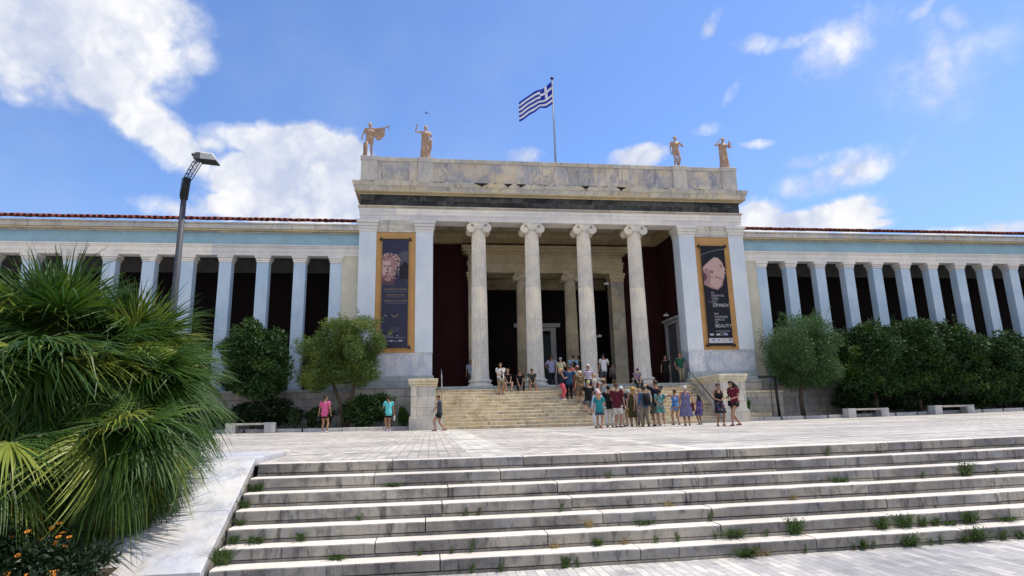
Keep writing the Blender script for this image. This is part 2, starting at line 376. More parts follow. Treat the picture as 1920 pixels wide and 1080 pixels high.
sheet('plaza', list(np.linspace(-3.2, 40, 60)), ysp, zfull, PAVE_X)
sheet('plaza', list(np.linspace(-45, -11.1, 30)), list(np.linspace(-21.9, 0, 22)), zfull, PAVE_X)
sheet('plaza', list(np.linspace(-11.1, -9.64, 3)), list(np.linspace(-21.9, 0, 22)), zfull, PAVE_Y)
sheet('plaza_border', list(np.linspace(-6.75, -6.0, 3)), ysp, zfull, BAND)
sheet('plaza_border', list(np.linspace(-3.5, -3.2, 3)), ysp, zfull, BAND)
for yb in (-22.2, -17.2, -12.2, -7.2):
    sheet('plaza_border', list(np.linspace(-9.6, 40, 70)) if yb < -22 else list(np.linspace(-45, 40, 90)), [yb, yb+.28], lambda x, y: zfull(x, y)+.004, BAND)
sheet('lower_pavement', list(np.linspace(-10.45, 40, 40)), [-60, -40, -34, -30, -26.8, -25.9, -25.5], lambda x, y: LOW+zst(x), PAVE_L)
sheet('lower_pavement', [-60, -10.45], [-60, -28.4], lambda x, y: LOW, PAVE_L)

# ------------------------------------------------------------------ foreground steps
fs = empty('front_steps', (0, 0, 0), 0, 'wide flight of seven weathered grey and white marble steps with weeds in the joints', 'steps')
for i in range(7):
    mb = MB(); x = XL-.0*i+(-.02 if i else 0); zt = -i*RR; yf = YR-i*TR
    top_y = YR+.22 if i == 0 else yf+TR+.03
    while x < 26:
        L = random.uniform(1.3, 2.6); x1 = min(x+L, 26); g = .006
        n = max(3, int((x1-x)/.11)); jy = random.uniform(-.006, .006); jz = random.uniform(-.004, .002)
        prof = []
        for k in range(n+1):
            xx = x+g+(x1-x-2*g)*k/n; e = (mnoise.noise(Vector((xx*2.6, i*7.1, 1)))*.007 + mnoise.noise(Vector((xx*9, i*3.3, 5)))*.004)
            chip = max(0, mnoise.noise(Vector((xx*1.7+40, i*5.7, 9)))-.42)*.07
            if k in (0, n): chip += random.uniform(0, .012)
            z = zst(xx)+jz
            prof.append([(xx, yf+jy+.018, zt+z-.122), (xx, yf+jy+e*.6, zt+z-.112), (xx, yf+jy+e, zt+z-.016-chip), (xx, yf+jy+e+.006, zt+z-.006-chip*.6), (xx, yf+jy+.02+chip*1.5, zt+z), (xx, top_y, zt+z-.001)])
        m = len(prof[0]); v = [p for r in prof for p in r]; f = []; 
        for k in range(n):
            for q in range(m-1): f.append((k*m+q, (k+1)*m+q, (k+1)*m+q+1, k*m+q+1))
        b = len(mb.v); mb.add(v, f, False)
        cnt = len(f)
        for q in range(cnt): mb.mi[-cnt+q] = 1 if (q % (m-1)) >= 3 else 0  # front faces take the darker shade-toned stone, tops the lighter one
        mb.add(prof[0], [tuple(range(m))]); mb.add(prof[-1], [tuple(range(m-1, -1, -1))])
        # recessed lower strip
        v = []; 
        for k in range(n+1):
            xx = x+(x1-x)*k/n; z = zst(xx)
            v += [(xx, yf+.014, zt+z-.170), (xx, yf+.012, zt+z-.131), (xx, yf+.06, zt+z-.128)]
        mb.add(v, [q for k in range(n) for q in ((3*k, 3*k+3, 3*k+4, 3*k+1), (3*k+1, 3*k+4, 3*k+5, 3*k+2))])
        x = x1
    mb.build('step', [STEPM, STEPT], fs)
# sloped marble slab at the left end of the steps
ms = empty('marble_cheek_slab', (0, 0, 0), 0, 'smooth white marble slab sloping down beside the left end of the front steps', 'marble slab')
def slope_z(y):
    if y > -24.0: return .07
    return .07+(y+24.0)*.575
def slabpiece(name, x0, x1, y0, y1, th):
    ys = np.linspace(y0, y1, 8); mb = MB(); rings = []
    for y in ys: z = slope_z(y); rings.append([(x0, y, z-th), (x1, y, z-th), (x1, y, z-.008), (x1-.008, y, z), (x0+.01, y, z), (x0, y, z-.01)])
    mb.loft(rings, True, True, False); return mb.build(name, SLAB, ms)
slabpiece('upper_slab', -11.25, -9.655, -24.93, -24.0, .12); slabpiece('landing_slab', -11.25, -9.655, -23.995, -21.9, .12)
slabpiece('lower_slab', -11.25, -9.655, -25.78, -24.935, .12)
MB().loft([[(-11.2, -25.75, LOW-.1), (-9.66, -25.75, LOW-.1), (-9.66, -25.75, slope_z(-25.75)-.123), (-11.2, -25.75, slope_z(-25.75)-.123)], [(-11.2, -24.0, LOW-.1), (-9.66, -24.0, LOW-.1), (-9.66, -24.0, slope_z(-24.0)-.123), (-11.2, -24.0, slope_z(-24.0)-.123)]], smooth=False).build('cheek_block', STEPM, ms)

# ------------------------------------------------------------------ the museum
mus = empty('museum', (0, 0, 0), 0, 'long neoclassical museum with an Ionic portico, pale blue colonnaded wings and tiled roofs', 'museum')
ZP = 2.132; ZC = 11.42
W0, W1, W2, W3 = 7.2115, 8.165, 10.308, 11.2425
CS = 3.0806
def B(name, mat, *boxes, bev=0, parent=mus):
    mb = MB()
    for b in boxes: mb.box(*b, bev=bev)
    return mb.build(name, mat, parent)
# platform and stairs
B('platform', PODIUM, (-W3, W3, -.02, 9.5, -.2, ZP-.15), (-7.4, 7.4, -.86, -.02, -.2, ZP-.15))
B('platform_floor', PLINTH, (-7.4, 7.4, -.9, -.25, ZP-.15, ZP), (-7.6, 7.6, -.25, 9.4, ZP-.15, ZP))
for k in range(1, 13):
    y = -4+.2586*(k-1); mb = MB(); x = -7.06-(.55 if k == 1 else 0)
    while x < 6.99:
        x1 = min(x+random.uniform(1.1, 2.4), 6.99)
        dy = random.uniform(-.006, .006)
        mb.box(x+.002, x1-.002, y+dy-.012, y+.285, .164*k-.055, .164*k+random.uniform(-.003, .002), bev=.008); mb.box(x+.002, x1-.002, y+dy+.018, y+.285, .164*k-.17, .164*k-.056); x = x1
    mb.build('step', STAIR, mus)
for sgn, xa, xb in ((-1, -8.22, -7.08), (1, 7.0, 8.3)):
    o = B('stair_pedestal', PEDM, (xa, xb, -3.95, -.28, .66, 2.02))
    tag(o, 'left stair pedestal of pale marble blocks' if sgn < 0 else 'right stair pedestal of pale marble blocks')
    B('base', PEDM, (xa-.07, xb+(.4 if sgn < 0 else .08), -4.02, -.2, -.1, .60), (xa-.05, xb+.04, -3.99, -.2, .60, .658), parent=o)
    B('cap', PEDC, (xa-.05, xb+.05, -4.0, -.28, 2.02, 2.10), (xa-.09, xb+.09, -4.05, -.26, 2.103, 2.22), (xa-.12, xb+.12, -4.09, -.24, 2.223, 2.36), bev=.015, parent=o)
# pier fronts
for sg in (-1, 1):
    def bx(a, b, *r): return (min(sg*a, sg*b), max(sg*a, sg*b))+r
    B('pier_wall', PLASTER, bx(W0+.02, W3-.02, .06, .93, 4.015, 10.70))
    B('pier_dado', DADO, bx(W1, W2, .03, .9, 2.775, 4.01), bx(W0+.015, W1, .0, .93, 2.775, 4.01), bx(W2, W3-.01, .0, .93, 2.775, 4.01))
    B('pier_plinth', PLINTH, bx(W0-.06, W3+.06, -.13, .96, 2.55, 2.77), bx(W0-.12, W3+.12, -.2, .99, 2.29, 2.547), bx(W0-.12 if sg > 0 else W0-.12, W3+.18, -.26, 1.0, 2.135, 2.287))
    B('pier_podium', PODIUM, bx(7.45, W3+.1, -.24, -.02, -.1, 2.13), bx(W3+.002, W3+.1, -.02, .3, -.1, 2.13))
    for a, b in ((W0, W1), (W2, W3)):
        o = B('pilaster', PLASTER, bx(a, b, -.035, .93 if a < W1-.1 and False else .05, 4.01, 10.73))
        B('capital', ARCH, bx(a-.02, b+.02, -.06, .95, 10.73, 10.86), bx(a-.05, b+.05, -.09, .97, 10.862, 11.05), bx(a-.09, b+.09, -.13, 1.0, 11.052, 11.22), bx(a-.14, b+.14, -.18, 1.05, 11.222, ZC-.003), bev=.02, parent=o)
    B('pier_return', PLASTER, bx(W0, W0+.5, .052, .93, 4.01, 10.73))
    B('ochre_panel', ORANGE, bx(W1+.002, W2-.002, .005, .059, 4.09, 10.70))
    B('panel_frieze', CORN, bx(W1+.03, W2-.03, -.02, .5, 10.72, ZC-.01))
    B('panel_sill', ORANGE, bx(W1+.002, W2-.002, -.02, .058, 4.012, 4.088))
# columns
def column(x, y, r0, r1, z0, z1, mat, fl, name='column'):
    o = empty(name, (x, y, z0)); o.parent = mus; H = z1-z0; hb = r0*.95; hc = r1*1.75
    mb = MB(); nf = 24; per = 4; rings = []
    for k in range(15):
        t = k/14; z = hb+(H-hb-hc*.72)*t; r = r0+(r1-r0)*(t**1.35); ring = []
        if k == 0: r *= 1.06
        for i in range(nf*per):
            a = 2*math.pi*i/(nf*per); q = (i % per)/per
            d = math.sin(math.pi*q)*.085*r0 if 0 < k < 14 else 0
            ring.append(((r-d)*math.cos(a), (r-d)*math.sin(a), z))
        rings.append(ring)
    mb.loft(rings, smooth=False); mb.build('shaft', mat, o)
    b = MB(); rb = r0
    b.lathe([(rb*1.46, 0), (rb*1.50, .10*rb), (rb*1.46, .26*rb), (rb*1.30, .32*rb), (rb*1.22, .42*rb), (rb*1.26, .55*rb), (rb*1.36, .60*rb), (rb*1.37, .74*rb), (rb*1.24, .84*rb), (rb*1.08, .90*rb), (rb*1.06, hb)], n=40)
    b.build('base', mat, o)
    c = MB(); zc = H-hc
    c.lathe([(r1*1.0, zc+hc*.22), (r1*1.08, zc+hc*.30), (r1*1.0, zc+hc*.34), (r1*1.22, zc+hc*.5), (r1*1.3, zc+hc*.62), (r1*1.1, zc+hc*.72)], n=32)
    dz = r1*1.15
    c.box(-r1*1.15, r1*1.15, -dz, dz, zc+hc*.60, zc+hc*.85)
    vr = hc*.375
    for sx_ in (-1, 1):
        xc = sx_*r1*1.14; zc2 = zc+hc*.50
        rings = []
        for k, (yy, rr) in enumerate([(-dz, vr*.93), (-dz-.012, vr), (-dz+.06, vr), (-dz*.45, vr*.80), (0, vr*.68), (dz*.45, vr*.80), (dz-.06, vr), (dz+.012, vr), (dz, vr*.93)]):
            rings.append([(xc+rr*math.cos(2*math.pi*i/28), yy, zc2+rr*math.sin(2*math.pi*i/28)) for i in range(28)])
        c.loft(rings)
        for sy in (-1, 1):   # spiral fillet and eye on each face
            pts = []; rad = []
            for k in range(46):
                t = k/45; a = math.pi/2+sx_*t*math.pi*4.2; rr = vr*(.93-.74*t)
                pts.append((xc+rr*math.cos(a), sy*(dz+.006), zc2+rr*math.sin(a))); rad.append(.028*(1-.45*t)*r1/.39)
            c.tube(pts, rad, 6)
            c.blob((xc, sy*dz, zc2), (.045, .03, .045), 8, 4)
    c.tube([(-r1*1.2, -dz-.004, zc+hc*.855), (r1*1.2, -dz-.004, zc+hc*.855)], .022, 6)
    for i in range(5):
        c.blob(((i-2)*r1*.34, -dz*.98, zc+hc*.47), (r1*.12, .05, r1*.17), 7, 5)
    c.box(-r1*1.42, r1*1.42, -r1*1.22, r1*1.22, zc+hc*.88, zc+hc*.985, bev=.02)
    c.box(-r1*1.3, r1*1.3, -r1*1.18, r1*1.18, zc+hc*.845, zc+hc*.878)
    c.build('capital', mat, o)
    return o
for i in range(4): column((i-1.5)*CS, .47, .47, .392, ZP, ZC, COLM, 24)
# entablature
def around(x, y, z0, z1, d, yb=9.4): return (-x-d, x+d, -y-d, yb, z0, z1)
B('architrave', ARCH, (-W3, W3, 0, .94, ZC, 11.68), (-W3-.02, W3+.02, -.02, .93, 11.683, 11.92), (-W3-.04, W3+.04, -.04, .92, 11.923, 12.10),
  (-W3, -W3+.9, .942, 9.4, ZC, 12.1), (W3-.9, W3, .942, 9.4, ZC, 12.1))
B('architrave_crown', CROWN, (-W3-.07, W3+.07, -.07, 9.4, 12.103, 12.16), (-W3-.11, W3+.11, -.11, 9.4, 12.163, 12.25), bev=.012)
B('frieze', SOOT_SHADE, (-W3+.02, W3-.02, .02, 9.3, 12.253, 12.90))
mb = MB(); prof = [(.0, 12.86), (.06, 12.90), (.10, 12.95), (.30, 12.985), (.31, 13.0), (.33, 13.005), (.34, 13.20), (.37, 13.215), (.37, 13.26), (.40, 13.29), (.44, 13.33), (.46, 13.42), (.50, 13.50), (.50, 13.585), (-.3, 13.60)]
rings = []
for d, z in prof: rings.append([(-W3-d*.85, -d*.85, z), (W3+d*.85, -d*.85, z), (W3+d*.85, 9.4, z), (-W3-d*.85, 9.4, z)])
mb.loft(rings, smooth=False)
for q, f in enumerate(mb.f):
    zz = sum(mb.v[i][2] for i in f)/len(f); mb.mi[q] = 1 if 12.9 < zz < 13.0 else (2 if zz < 12.93 else 0)  # lowest mouldings take the black of soot and painted shadow
mb.build('cornice', [CORN, CORNY, SOOT_SHADE], mus)
B('cornice_lip', CORNY, (-W3-.30, W3+.30, -.305, -.2, 13.003, 13.075))
sb = MB()
for k in range(46):   # black water stains: thin crusts hanging from the cornice edge
    x = random.uniform(-W3-.2, W3+.2); L = random.uniform(.10, .5)*(1 if random.random() < .8 else 1.8); h = random.uniform(.02, .07)
    pts = []; n = 9
    for q in range(n): pts.append((x+L*(q/(n-1)-.5), 13.585-h*random.uniform(.2, 1)*math.sin(math.pi*(q+.3)/n)))
    v = [(a, -.431, 13.582) for a, b in pts]+[(a, -.431, b) for a, b in pts]+[(a, -.427, 13.582) for a, b in pts]+[(a, -.427, b) for a, b in pts]
    sb.add(v, [(q, q+n, q+n+1, q+1) for q in range(n-1)])
for x, L in ((-4.5, .75), (-2.95, .42), (-2.2, .5), (1.6, .45), (3.75, .55)):
    n = 13; pts = [(x+L*(q/(n-1)-.5), 13.582-(.06+.22*(1-abs(q/(n-1)-.5)*2)**1.5*random.uniform(.5, 1))) for q in range(n)]
    sb.add([(a, -.4325, 13.583) for a, b in pts]+[(a, -.4325, b) for a, b in pts], [(q, q+n, q+n+1, q+1) for q in range(n-1)])
o = sb.build('water_stain_crust', flat('black_crust', (.018, .016, .015), .9, .3, 20), mus)
# parapet
B('parapet', PARA, (-W3+.06, W3-.06, .06, .9, 13.78, 14.95), (-W3+.06, -W3+.8, .9, 9.2, 13.78, 14.95), (W3-.8, W3-.06, .9, 9.2, 13.78, 14.95))
B('parapet_base', PARAP, (-W3+.0, W3-.0, -.01, 9.3, 13.595, 13.70), (-W3+.03, W3-.03, .025, .95, 13.703, 13.777), bev=.01)
mb = MB(); slabs(mb, [-W3+.02]+sorted(random.uniform(-10.5, 10.5) for _ in range(9))+[W3-.02], .0, .95, 14.952, 15.19, bev=.012)
mb.box(-W3, -W3+.85, .952, 9.2, 14.952, 15.19); mb.box(W3-.85, W3, .952, 9.2, 14.952, 15.19)
mb.build('parapet_coping', CORN, mus)
for x0, x1 in ((-W3-.01, -10.34), (-8.06, -7.2), (7.2, 8.06), (10.34, W3+.01)):
    o = B('parapet_pier', PARAP, (x0, x1, -.035, .93, 13.70, 14.952))
    B('cap', PARAP, (x0-.04, x1+.04, -.07, .97, 14.955, 15.22), bev=.015, parent=o); B('base', PARAP, (x0-.03, x1+.03, -.06, .95, 13.603, 13.79), parent=o)
# vestibule
B('side_wall', RED, (7.62, 8.1, .94, 4.7, ZP, 12.1)); B('side_wall', RED, (-8.1, -7.62, .94, 4.7, ZP, 12.1))
B('back_wall', RED, (-8.1, -5.0, 4.7, 5.0, ZP, 12.1), (5.0, 8.1, 4.7, 5.0, ZP, 12.1), (-5.0, 5.0, 4.72, 5.0, 10.9, 12.1))
B('portico_ceiling', CEIL, (-8.1, 8.1, .94, 4.7, 12.38, 12.5))
mb = MB()
for k in range(11): x = -7.62+15.24*k/10; mb.box(x-.16, x+.16, .942, 4.3, 12.102, 12.378)
for y in (.942, 2.35, 3.82): mb.box(-7.6, 7.6, y, y+.46, 12.098, 12.37)
mb.build('ceiling_beams', CEIL, mus)
B('inner_cornice', CEIL, (-7.6, 7.6, 4.34, 4.69, 11.44, 11.75), (-7.6, 7.6, 4.28, 4.69, 11.753, 12.09), (7.28, 7.6, .96, 4.27, 11.44, 11.75), (7.22, 7.6, .96, 4.27, 11.753, 12.09), (-7.6, -7.28, .96, 4.27, 11.44, 11.75), (-7.6, -7.22, .96, 4.27, 11.753, 12.09))
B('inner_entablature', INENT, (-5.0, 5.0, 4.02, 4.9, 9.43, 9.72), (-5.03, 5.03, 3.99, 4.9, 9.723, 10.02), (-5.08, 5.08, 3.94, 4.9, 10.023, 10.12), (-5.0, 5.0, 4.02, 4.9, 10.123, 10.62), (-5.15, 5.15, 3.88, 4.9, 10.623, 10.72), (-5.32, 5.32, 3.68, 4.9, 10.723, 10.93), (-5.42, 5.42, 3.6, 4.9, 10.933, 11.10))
for x0, x1 in ((-5.0, -4.18), (4.18, 5.0)):
    o = B('anta', marble('inner_anta_marble', (.38, .35, .28), (.56, .50, .38), (9, 1.15), .45, stain=.2, yel=.5, joint=.006), (x0, x1, 4.05, 4.9, ZP, 8.85))
    B('capital', INENT, (x0-.03, x1+.03, 4.02, 4.9, 8.852, 9.1), (x0-.08, x1+.08, 3.97, 4.9, 9.103, 9.3), (x0-.12, x1+.12, 3.92, 4.9, 9.303, 9.427), parent=o)
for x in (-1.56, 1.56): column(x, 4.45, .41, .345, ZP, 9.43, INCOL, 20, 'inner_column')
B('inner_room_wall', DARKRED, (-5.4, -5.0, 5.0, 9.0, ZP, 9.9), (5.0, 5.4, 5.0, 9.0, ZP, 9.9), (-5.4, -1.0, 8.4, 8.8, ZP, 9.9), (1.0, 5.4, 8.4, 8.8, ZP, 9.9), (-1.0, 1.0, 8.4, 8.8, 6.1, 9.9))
B('inner_room_ceiling', CEIL, (-5.4, 5.4, 4.92, 8.8, 9.9, 10.1)); B('inner_room_beam', INENT, (-5.0, 5.0, 8.1, 8.4, 9.2, 9.88), (-5.0, 5.0, 5.6, 5.9, 9.5, 9.88))
DOORM = marble('grey_door_marble', (.34, .35, .36), (.46, .46, .45), None, .3, stain=.15)
o = B('central_doorway', DOORM, (-1.32, -.95, 8.28, 8.398, ZP, 6.3), (.95, 1.32, 8.28, 8.398, ZP, 6.3), (-1.32, 1.32, 8.27, 8.398, 6.303, 6.55), (-1.62, 1.62, 8.14, 8.398, 6.553, 6.82))
B('door', flat('dark_green_door_glass', (.03, .04, .04), .25, .2, 3), (-.95, .95, 8.5, 8.55, ZP, 6.1), parent=o)
o = B('side_doorway', DOORM, (7.48, 7.62, 1.75, 2.05, ZP, 5.9), (7.48, 7.62, 3.55, 3.85, ZP, 5.9), (7.46, 7.62, 1.75, 3.85, 5.903, 6.12), (7.36, 7.62, 1.62, 3.98, 6.123, 6.28))
B('door', flat('grey_metal_door', (.10, .11, .13), .4, .2, 3), (7.56, 7.64, 2.052, 3.548, ZP, 5.9), parent=o)
FLM = flat('white_floodlight_housing', (.7, .7, .7), .4, .1, 4)
for x, y, z in ((3.9, 4.1, 8.75), (3.55, 5.2, 5.5), (7.3, 3.0, 6.5)):
    mb = MB(); mb.box(x-.16, x+.12, y-.1, y+.1, z-.05, z+.07, bev=.02); mb.tube([(x, y, z), (x+.1, y+.2, z+.22)], .02, 6); mb.build('floodlight', FLM, mus)
B('portico_roof', PODIUM, (-W3+.9, W3-.9, .96, 9.3, 13.25, 13.4))
# wings
YW = .4224; SW = 1.9241; SL = 1.25; ZW = 9.4145
PIL = marble('pale_blue_pillar_limewash', (.44, .58, .73), (.56, .67, .78), None, .05, stain=.16, staincol=(.22, .26, .31), stsc=.7, rough=.85, vsc=.9)
FASC = marble('wing_cornice_marble', (.50, .50, .50), (.64, .61, .55), (2.3, .6), .3, stain=.38, yel=.3, joint=.005, stsc=.6)
for sg, n in ((-1, 15), (1, 18)):
    xe = W3+SL+SW*(n-1)+.6
    def bx(a, b, *r): return (min(sg*a, sg*b), max(sg*a, sg*b))+r
    B('wing_podium', PODIUM, bx(W3+.1, xe, .1, 4.2, -.1, 2.0)); B('wing_podium_coping', PLINTH, bx(W3+.1, xe, .0, 4.2, 2.002, 2.15))
    B('wing_wall', CREAM, bx(W3, W3+SL-.31, YW+.03, 4.0, 2.152, ZW))
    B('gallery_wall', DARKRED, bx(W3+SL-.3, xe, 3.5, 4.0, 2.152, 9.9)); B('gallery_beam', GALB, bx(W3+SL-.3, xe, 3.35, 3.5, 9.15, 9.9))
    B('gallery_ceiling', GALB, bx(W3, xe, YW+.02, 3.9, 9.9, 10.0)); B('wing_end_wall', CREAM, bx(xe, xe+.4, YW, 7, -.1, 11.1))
    for i in range(n):
        x = sg*(W3+SL+SW*i)
        o = B('pillar', PIL, (x-.31, x+.31, YW, YW+.52, 2.152, 9.02), bev=.012)
        B('capital', ARCH, (x-.33, x+.33, YW-.03, YW+.55, 9.022, 9.12), (x-.36, x+.36, YW-.06, YW+.58, 9.123, 9.24), (x-.41, x+.41, YW-.10, YW+.62, 9.243, ZW-.003), bev=.015, parent=o)
        if i < n-1:
            B('lintel', GALB, (min(x, x+sg*SW)+.3, max(x, x+sg*SW)-.3, 1.0, 1.06, 9.35, 9.40)) if False else None
    B('wing_architrave', ARCH, bx(W3, xe, YW-.0, YW+.56, ZW, 9.60), bx(W3, xe, YW-.02, YW+.56, 9.603, 9.84), bx(W3, xe, YW-.05, YW+.57, 9.843, 9.93), bx(W3, xe, YW-.09, YW+.57, 9.933, 10.01))
    B('wing_frieze', BLUEF, bx(W3, xe, YW+.02, YW+.5, 10.013, 10.66))
    B('wing_cornice', FASC, bx(W3, xe, YW-.10, 4.2, 10.663, 10.72), bx(W3, xe, YW-.34, 4.2, 10.80, 11.06), bx(W3, xe, YW-.40, 4.2, 11.063, 11.14), bev=.008)
    B('wing_cornice_soffit', CORNY, bx(W3, xe, YW-.30, 4.2, 10.723, 10.797))
    # roof: rows of barrel tiles
    mb = MB(); p = .30; k = 0; x = W3+.05
    while x < xe:
        for r in range(4):
            y0 = YW-.52+r*.42+random.uniform(-.03, .02); z0 = 11.185+r*.135+random.uniform(-.014, .022); rr = .125
            xx = sg*x+random.uniform(-.012, .012); tl = random.uniform(-.02, .02)
            for part, (dx, fl) in enumerate(((0, 1), (p/2, -1))):
                rings = []
                for q, (yy, dz_) in enumerate(((y0, 0), (y0+.47, .15))):
                    zz = z0+dz_+(.07 if fl > 0 else .15)
                    ang = [math.pi*j/6 for j in range(7)]
                    out = [(xx+dx+tl*q+rr*math.cos(a), yy, zz+fl*rr*math.sin(a)*1.05) for a in ang]
                    inn = [(xx+dx+tl*q+(rr-.018)*math.cos(a), yy, zz+fl*(rr-.018)*math.sin(a)*1.05) for a in reversed(ang)]
                    rings.append(out+inn)
                mb.loft(rings, True, True, False)
        x += p
    a, b = bx(W3, xe)
    mb.add([(a, YW-.2, 11.15), (b, YW-.2, 11.15), (b, 7.0, 12.4), (a, 7.0, 12.4), (a, 7.0, 11.0), (b, 7.0, 11.0)], [(0, 1, 2, 3), (3, 2, 5, 4)])
    mb.build('roof_tiles', TILE, mus)
# stone ledge at right of the stair and the stone planter
B('podium_ledge', PODIUM, (8.45, 12.2, -.75, -.245, -.1, 1.52), parent=mus); B('podium_ledge_coping', PEDC, (8.42, 12.25, -.8, -.242, 1.523, 1.64), bev=.012)

# ------------------------------------------------------------------ kerbs, beds
def kerb(name, pts, label):
    mb = MB()
    for (x0, y0), (x1, y1) in zip(pts[:-1], pts[1:]):
        L = math.hypot(x1-x0, y1-y0); n = max(1, round(L/1.3))
        for k in range(n):
            a = k/n; b = (k+1)/n-.004; d = Vector((y0-y1, x1-x0, 0)).normalized()*.09
            P = [Vector((x0+(x1-x0)*t, y0+(y1-y0)*t, 0)) for t in (a, b)]
            z = [zpl(p.x, p.y) for p in P]; h = .17+random.uniform(-.006, .006)
            rings = []
            for p, zz in zip(P, z): rings.append([(p.x-d.x, p.y-d.y, zz-.1), (p.x-d.x, p.y-d.y, zz+h-.015), (p.x-d.x*.8, p.y-d.y*.8, zz+h), (p.x+d.x, p.y+d.y, zz+h), (p.x+d.x, p.y+d.y, zz-.1)])
            mb.loft(rings, True, True, False)
    return tag(mb.build(name, KERBM), label, 'kerb')
kerb('kerb', [(-38, -2.6), (-13.2, -2.6), (-11.4, -2.9), (-8.35, -2.55)], 'low marble kerb along the planting bed left of the entrance stair')
kerb('kerb', [(8.45, -2.3), (9.6, -2.6), (45, -2.6)], 'low marble kerb along the planting bed right of the entrance stair')
sheet('planting_bed', list(np.linspace(-38, -8.3, 20)), [-2.6, -1.3, .15], lambda x, y: zpl(x, y)+.09, SOIL)
sheet('planting_bed', list(np.linspace(8.35, 45, 20)), [-2.45, -1.3, .15], lambda x, y: zpl(x, y)+.09, SOIL)
def bedz(x, y): return -.10+(-.92)*min(1, max(0, (-22.4-y)/4.2)) + .05*mnoise.noise(Vector((x*1.3, y*1.3, 0)))
sheet('flower_bed_soil', list(np.linspace(-30, -11.2, 30)), list(np.linspace(-28.6, -21.9, 16)), lambda x, y: bedz(x, y)-.03, SOIL)

sheet('flower_bed_soil', list(np.linspace(-11.2, -10.45, 6)), list(np.linspace(-28.4, -25.76, 10)), lambda x, y: bedz(x, y)-.03, SOIL)
# ------------------------------------------------------------------ benches
BENCHT = marble('bench_slab_marble', (.40, .38, .34), (.55, .52, .46), None, .2, stain=.4)
def bench(x0, x1, y, label):
    z = zpl((x0+x1)/2, y); o = empty('marble_bench', ((x0+x1)/2, y, z), 0, label, 'bench', 'marble benches along the planting beds'); h = (x1-x0)/2
    for s in (-1, 1):
        a = s*h; MB().box(min(a, a-s*.42), max(a, a-s*.42), -.24, .24, -.02, .46, bev=.012).build('leg', KERBM, o)
    MB().box(-h+.425, h-.425, -.22, .22, .36, .45, bev=.01).build('seat', BENCHT, o)
bench(-16.5, -14.4, -3.05, 'low marble bench in front of the dark trees left of the entrance stair')
bench(14.2, 16.5, -3.1, 'marble bench right of the stair, the nearer to the olive tree')
bench(19.2, 21.55, -3.1, 'marble bench right of the stair, the farther from the olive tree')

# ------------------------------------------------------------------ handrails, post, planter
o = empty('handrail', (6.72, -.9, 1.97), 0, 'black sloping handrail on thin posts at the right side of the stair', 'handrail')
MB().tube([(0, .12, .96), (0, 0, .90), (0.02, -2.85, -.93)], .026, 8).build('rail', IRON, o)
for y, z in ((0, 0.0), (-.72, -.49), (-2.75, -1.64)):
    MB().tube([(0, y, z), (0, y, .90+y*.642)], .018, 7).build('post', STEEL, o)
o = empty('handrail', (-6.75, -.75, ZP), 0, 'short steel handrail beside the left stair pedestal', 'handrail')
MB().tube([(0, .5, .92), (0, 0, .9), (0, -1.3, .08)], .022, 7).build('rail', STEEL, o)
MB().tube([(0, 0, 0), (0, 0, .9)], .02, 7).build('post', STEEL, o); MB().tube([(0, -1.3, -.82), (0, -1.3, .1)], .02, 7).build('post', STEEL, o)
o = empty('iron_frame', (11.66, -1.15, .09), 0, 'black iron frame of a post and a level arm beside the right planter', 'iron frame')
MB().tube([(0, 0, 0), (-.06, 0, 2.27)], .075, 8).build('post', IRON, o); MB().box(-1.0, .03, -.05, .05, 2.2, 2.33, bev=.01).build('arm', IRON, o)
MB().tube([(-.32, .06, 0), (-.33, .06, 1.5), (-.30, .06, 1.9), (-.15, .04, 2.22)], .022, 6).build('cable', IRON, o)
o = empty('stone_planter', (9.9, -1.9, .09), 0, 'tan stone planter box beside the right stair pedestal', 'planter')
mb = MB(); mb.box(-.95, .75, -.2, .2, 0, .34, bev=.015); mb.build('box', STAIR, o); MB().box(-.85, .65, -.14, .14, .34, .352).build('soil', SOIL, o)

# ------------------------------------------------------------------ street lamp
o = empty('street_lamp', (-14.88, -14, zpl(-14.9, -14)), 0, 'tall grey street lamp with a boxy floodlight head standing behind the palms', 'street lamp')
MB().tube([(0, 0, 0), (0, 0, 7.45)], [.118, .080], 14).build('pole', POLEM, o)
mb = MB(); mb.tube([(0, 0, 7.3), (.05, -.01, 7.98)],   .115, 10)
for k in range(5): mb.tube([(-.08+.05*k, -.108, 7.35), (-.05+.05*k, -.118, 7.95)], .012, 5)
mb.build('sleeve', IRON, o)
mb = MB()
for dx, dy in ((-.09, -.07), (.09, -.07), (-.09, .07), (.09, .07)): mb.tube([(.05+dx, dy, 7.95), (.30+dx*1.2, dy, 8.52), (.42+dx, dy, 8.62)], .014, 5)
for k in range(5):
    t = k/4; z = 7.98+.52*t; x = .05+.24*t; mb.tube([(x-.09, -.07, z), (x+.10, -.07, z+.06)], .010, 5); mb.tube([(x-.09, .07, z), (x+.10, .07, z+.1)], .010, 5)
    mb.tube([(x-.09, -.07, z), (x-.08, .07, z+.05)], .010, 5)
mb.build('lattice_arm', IRON, o)
def headring(x, y0, y1, z0, z1, c): return [(x, y0, z0), (x, y1, z0), (x, y1, z1-c), (x, y1-c, z1), (x, y0+c, z1), (x, y0, z1-c)]
hd = MB(); hd.loft([headring(.42, -.16, .16, 8.60, 8.84, .05), headring(.76, -.17, .17, 8.565, 8.81, .05), headring(.88, -.16, .16, 8.55, 8.63, .02)], smooth=False)
hd.build('lamp_head', flat('pale_grey_lamp_housing', (.55, .55, .54), .5, .2, 20), o)
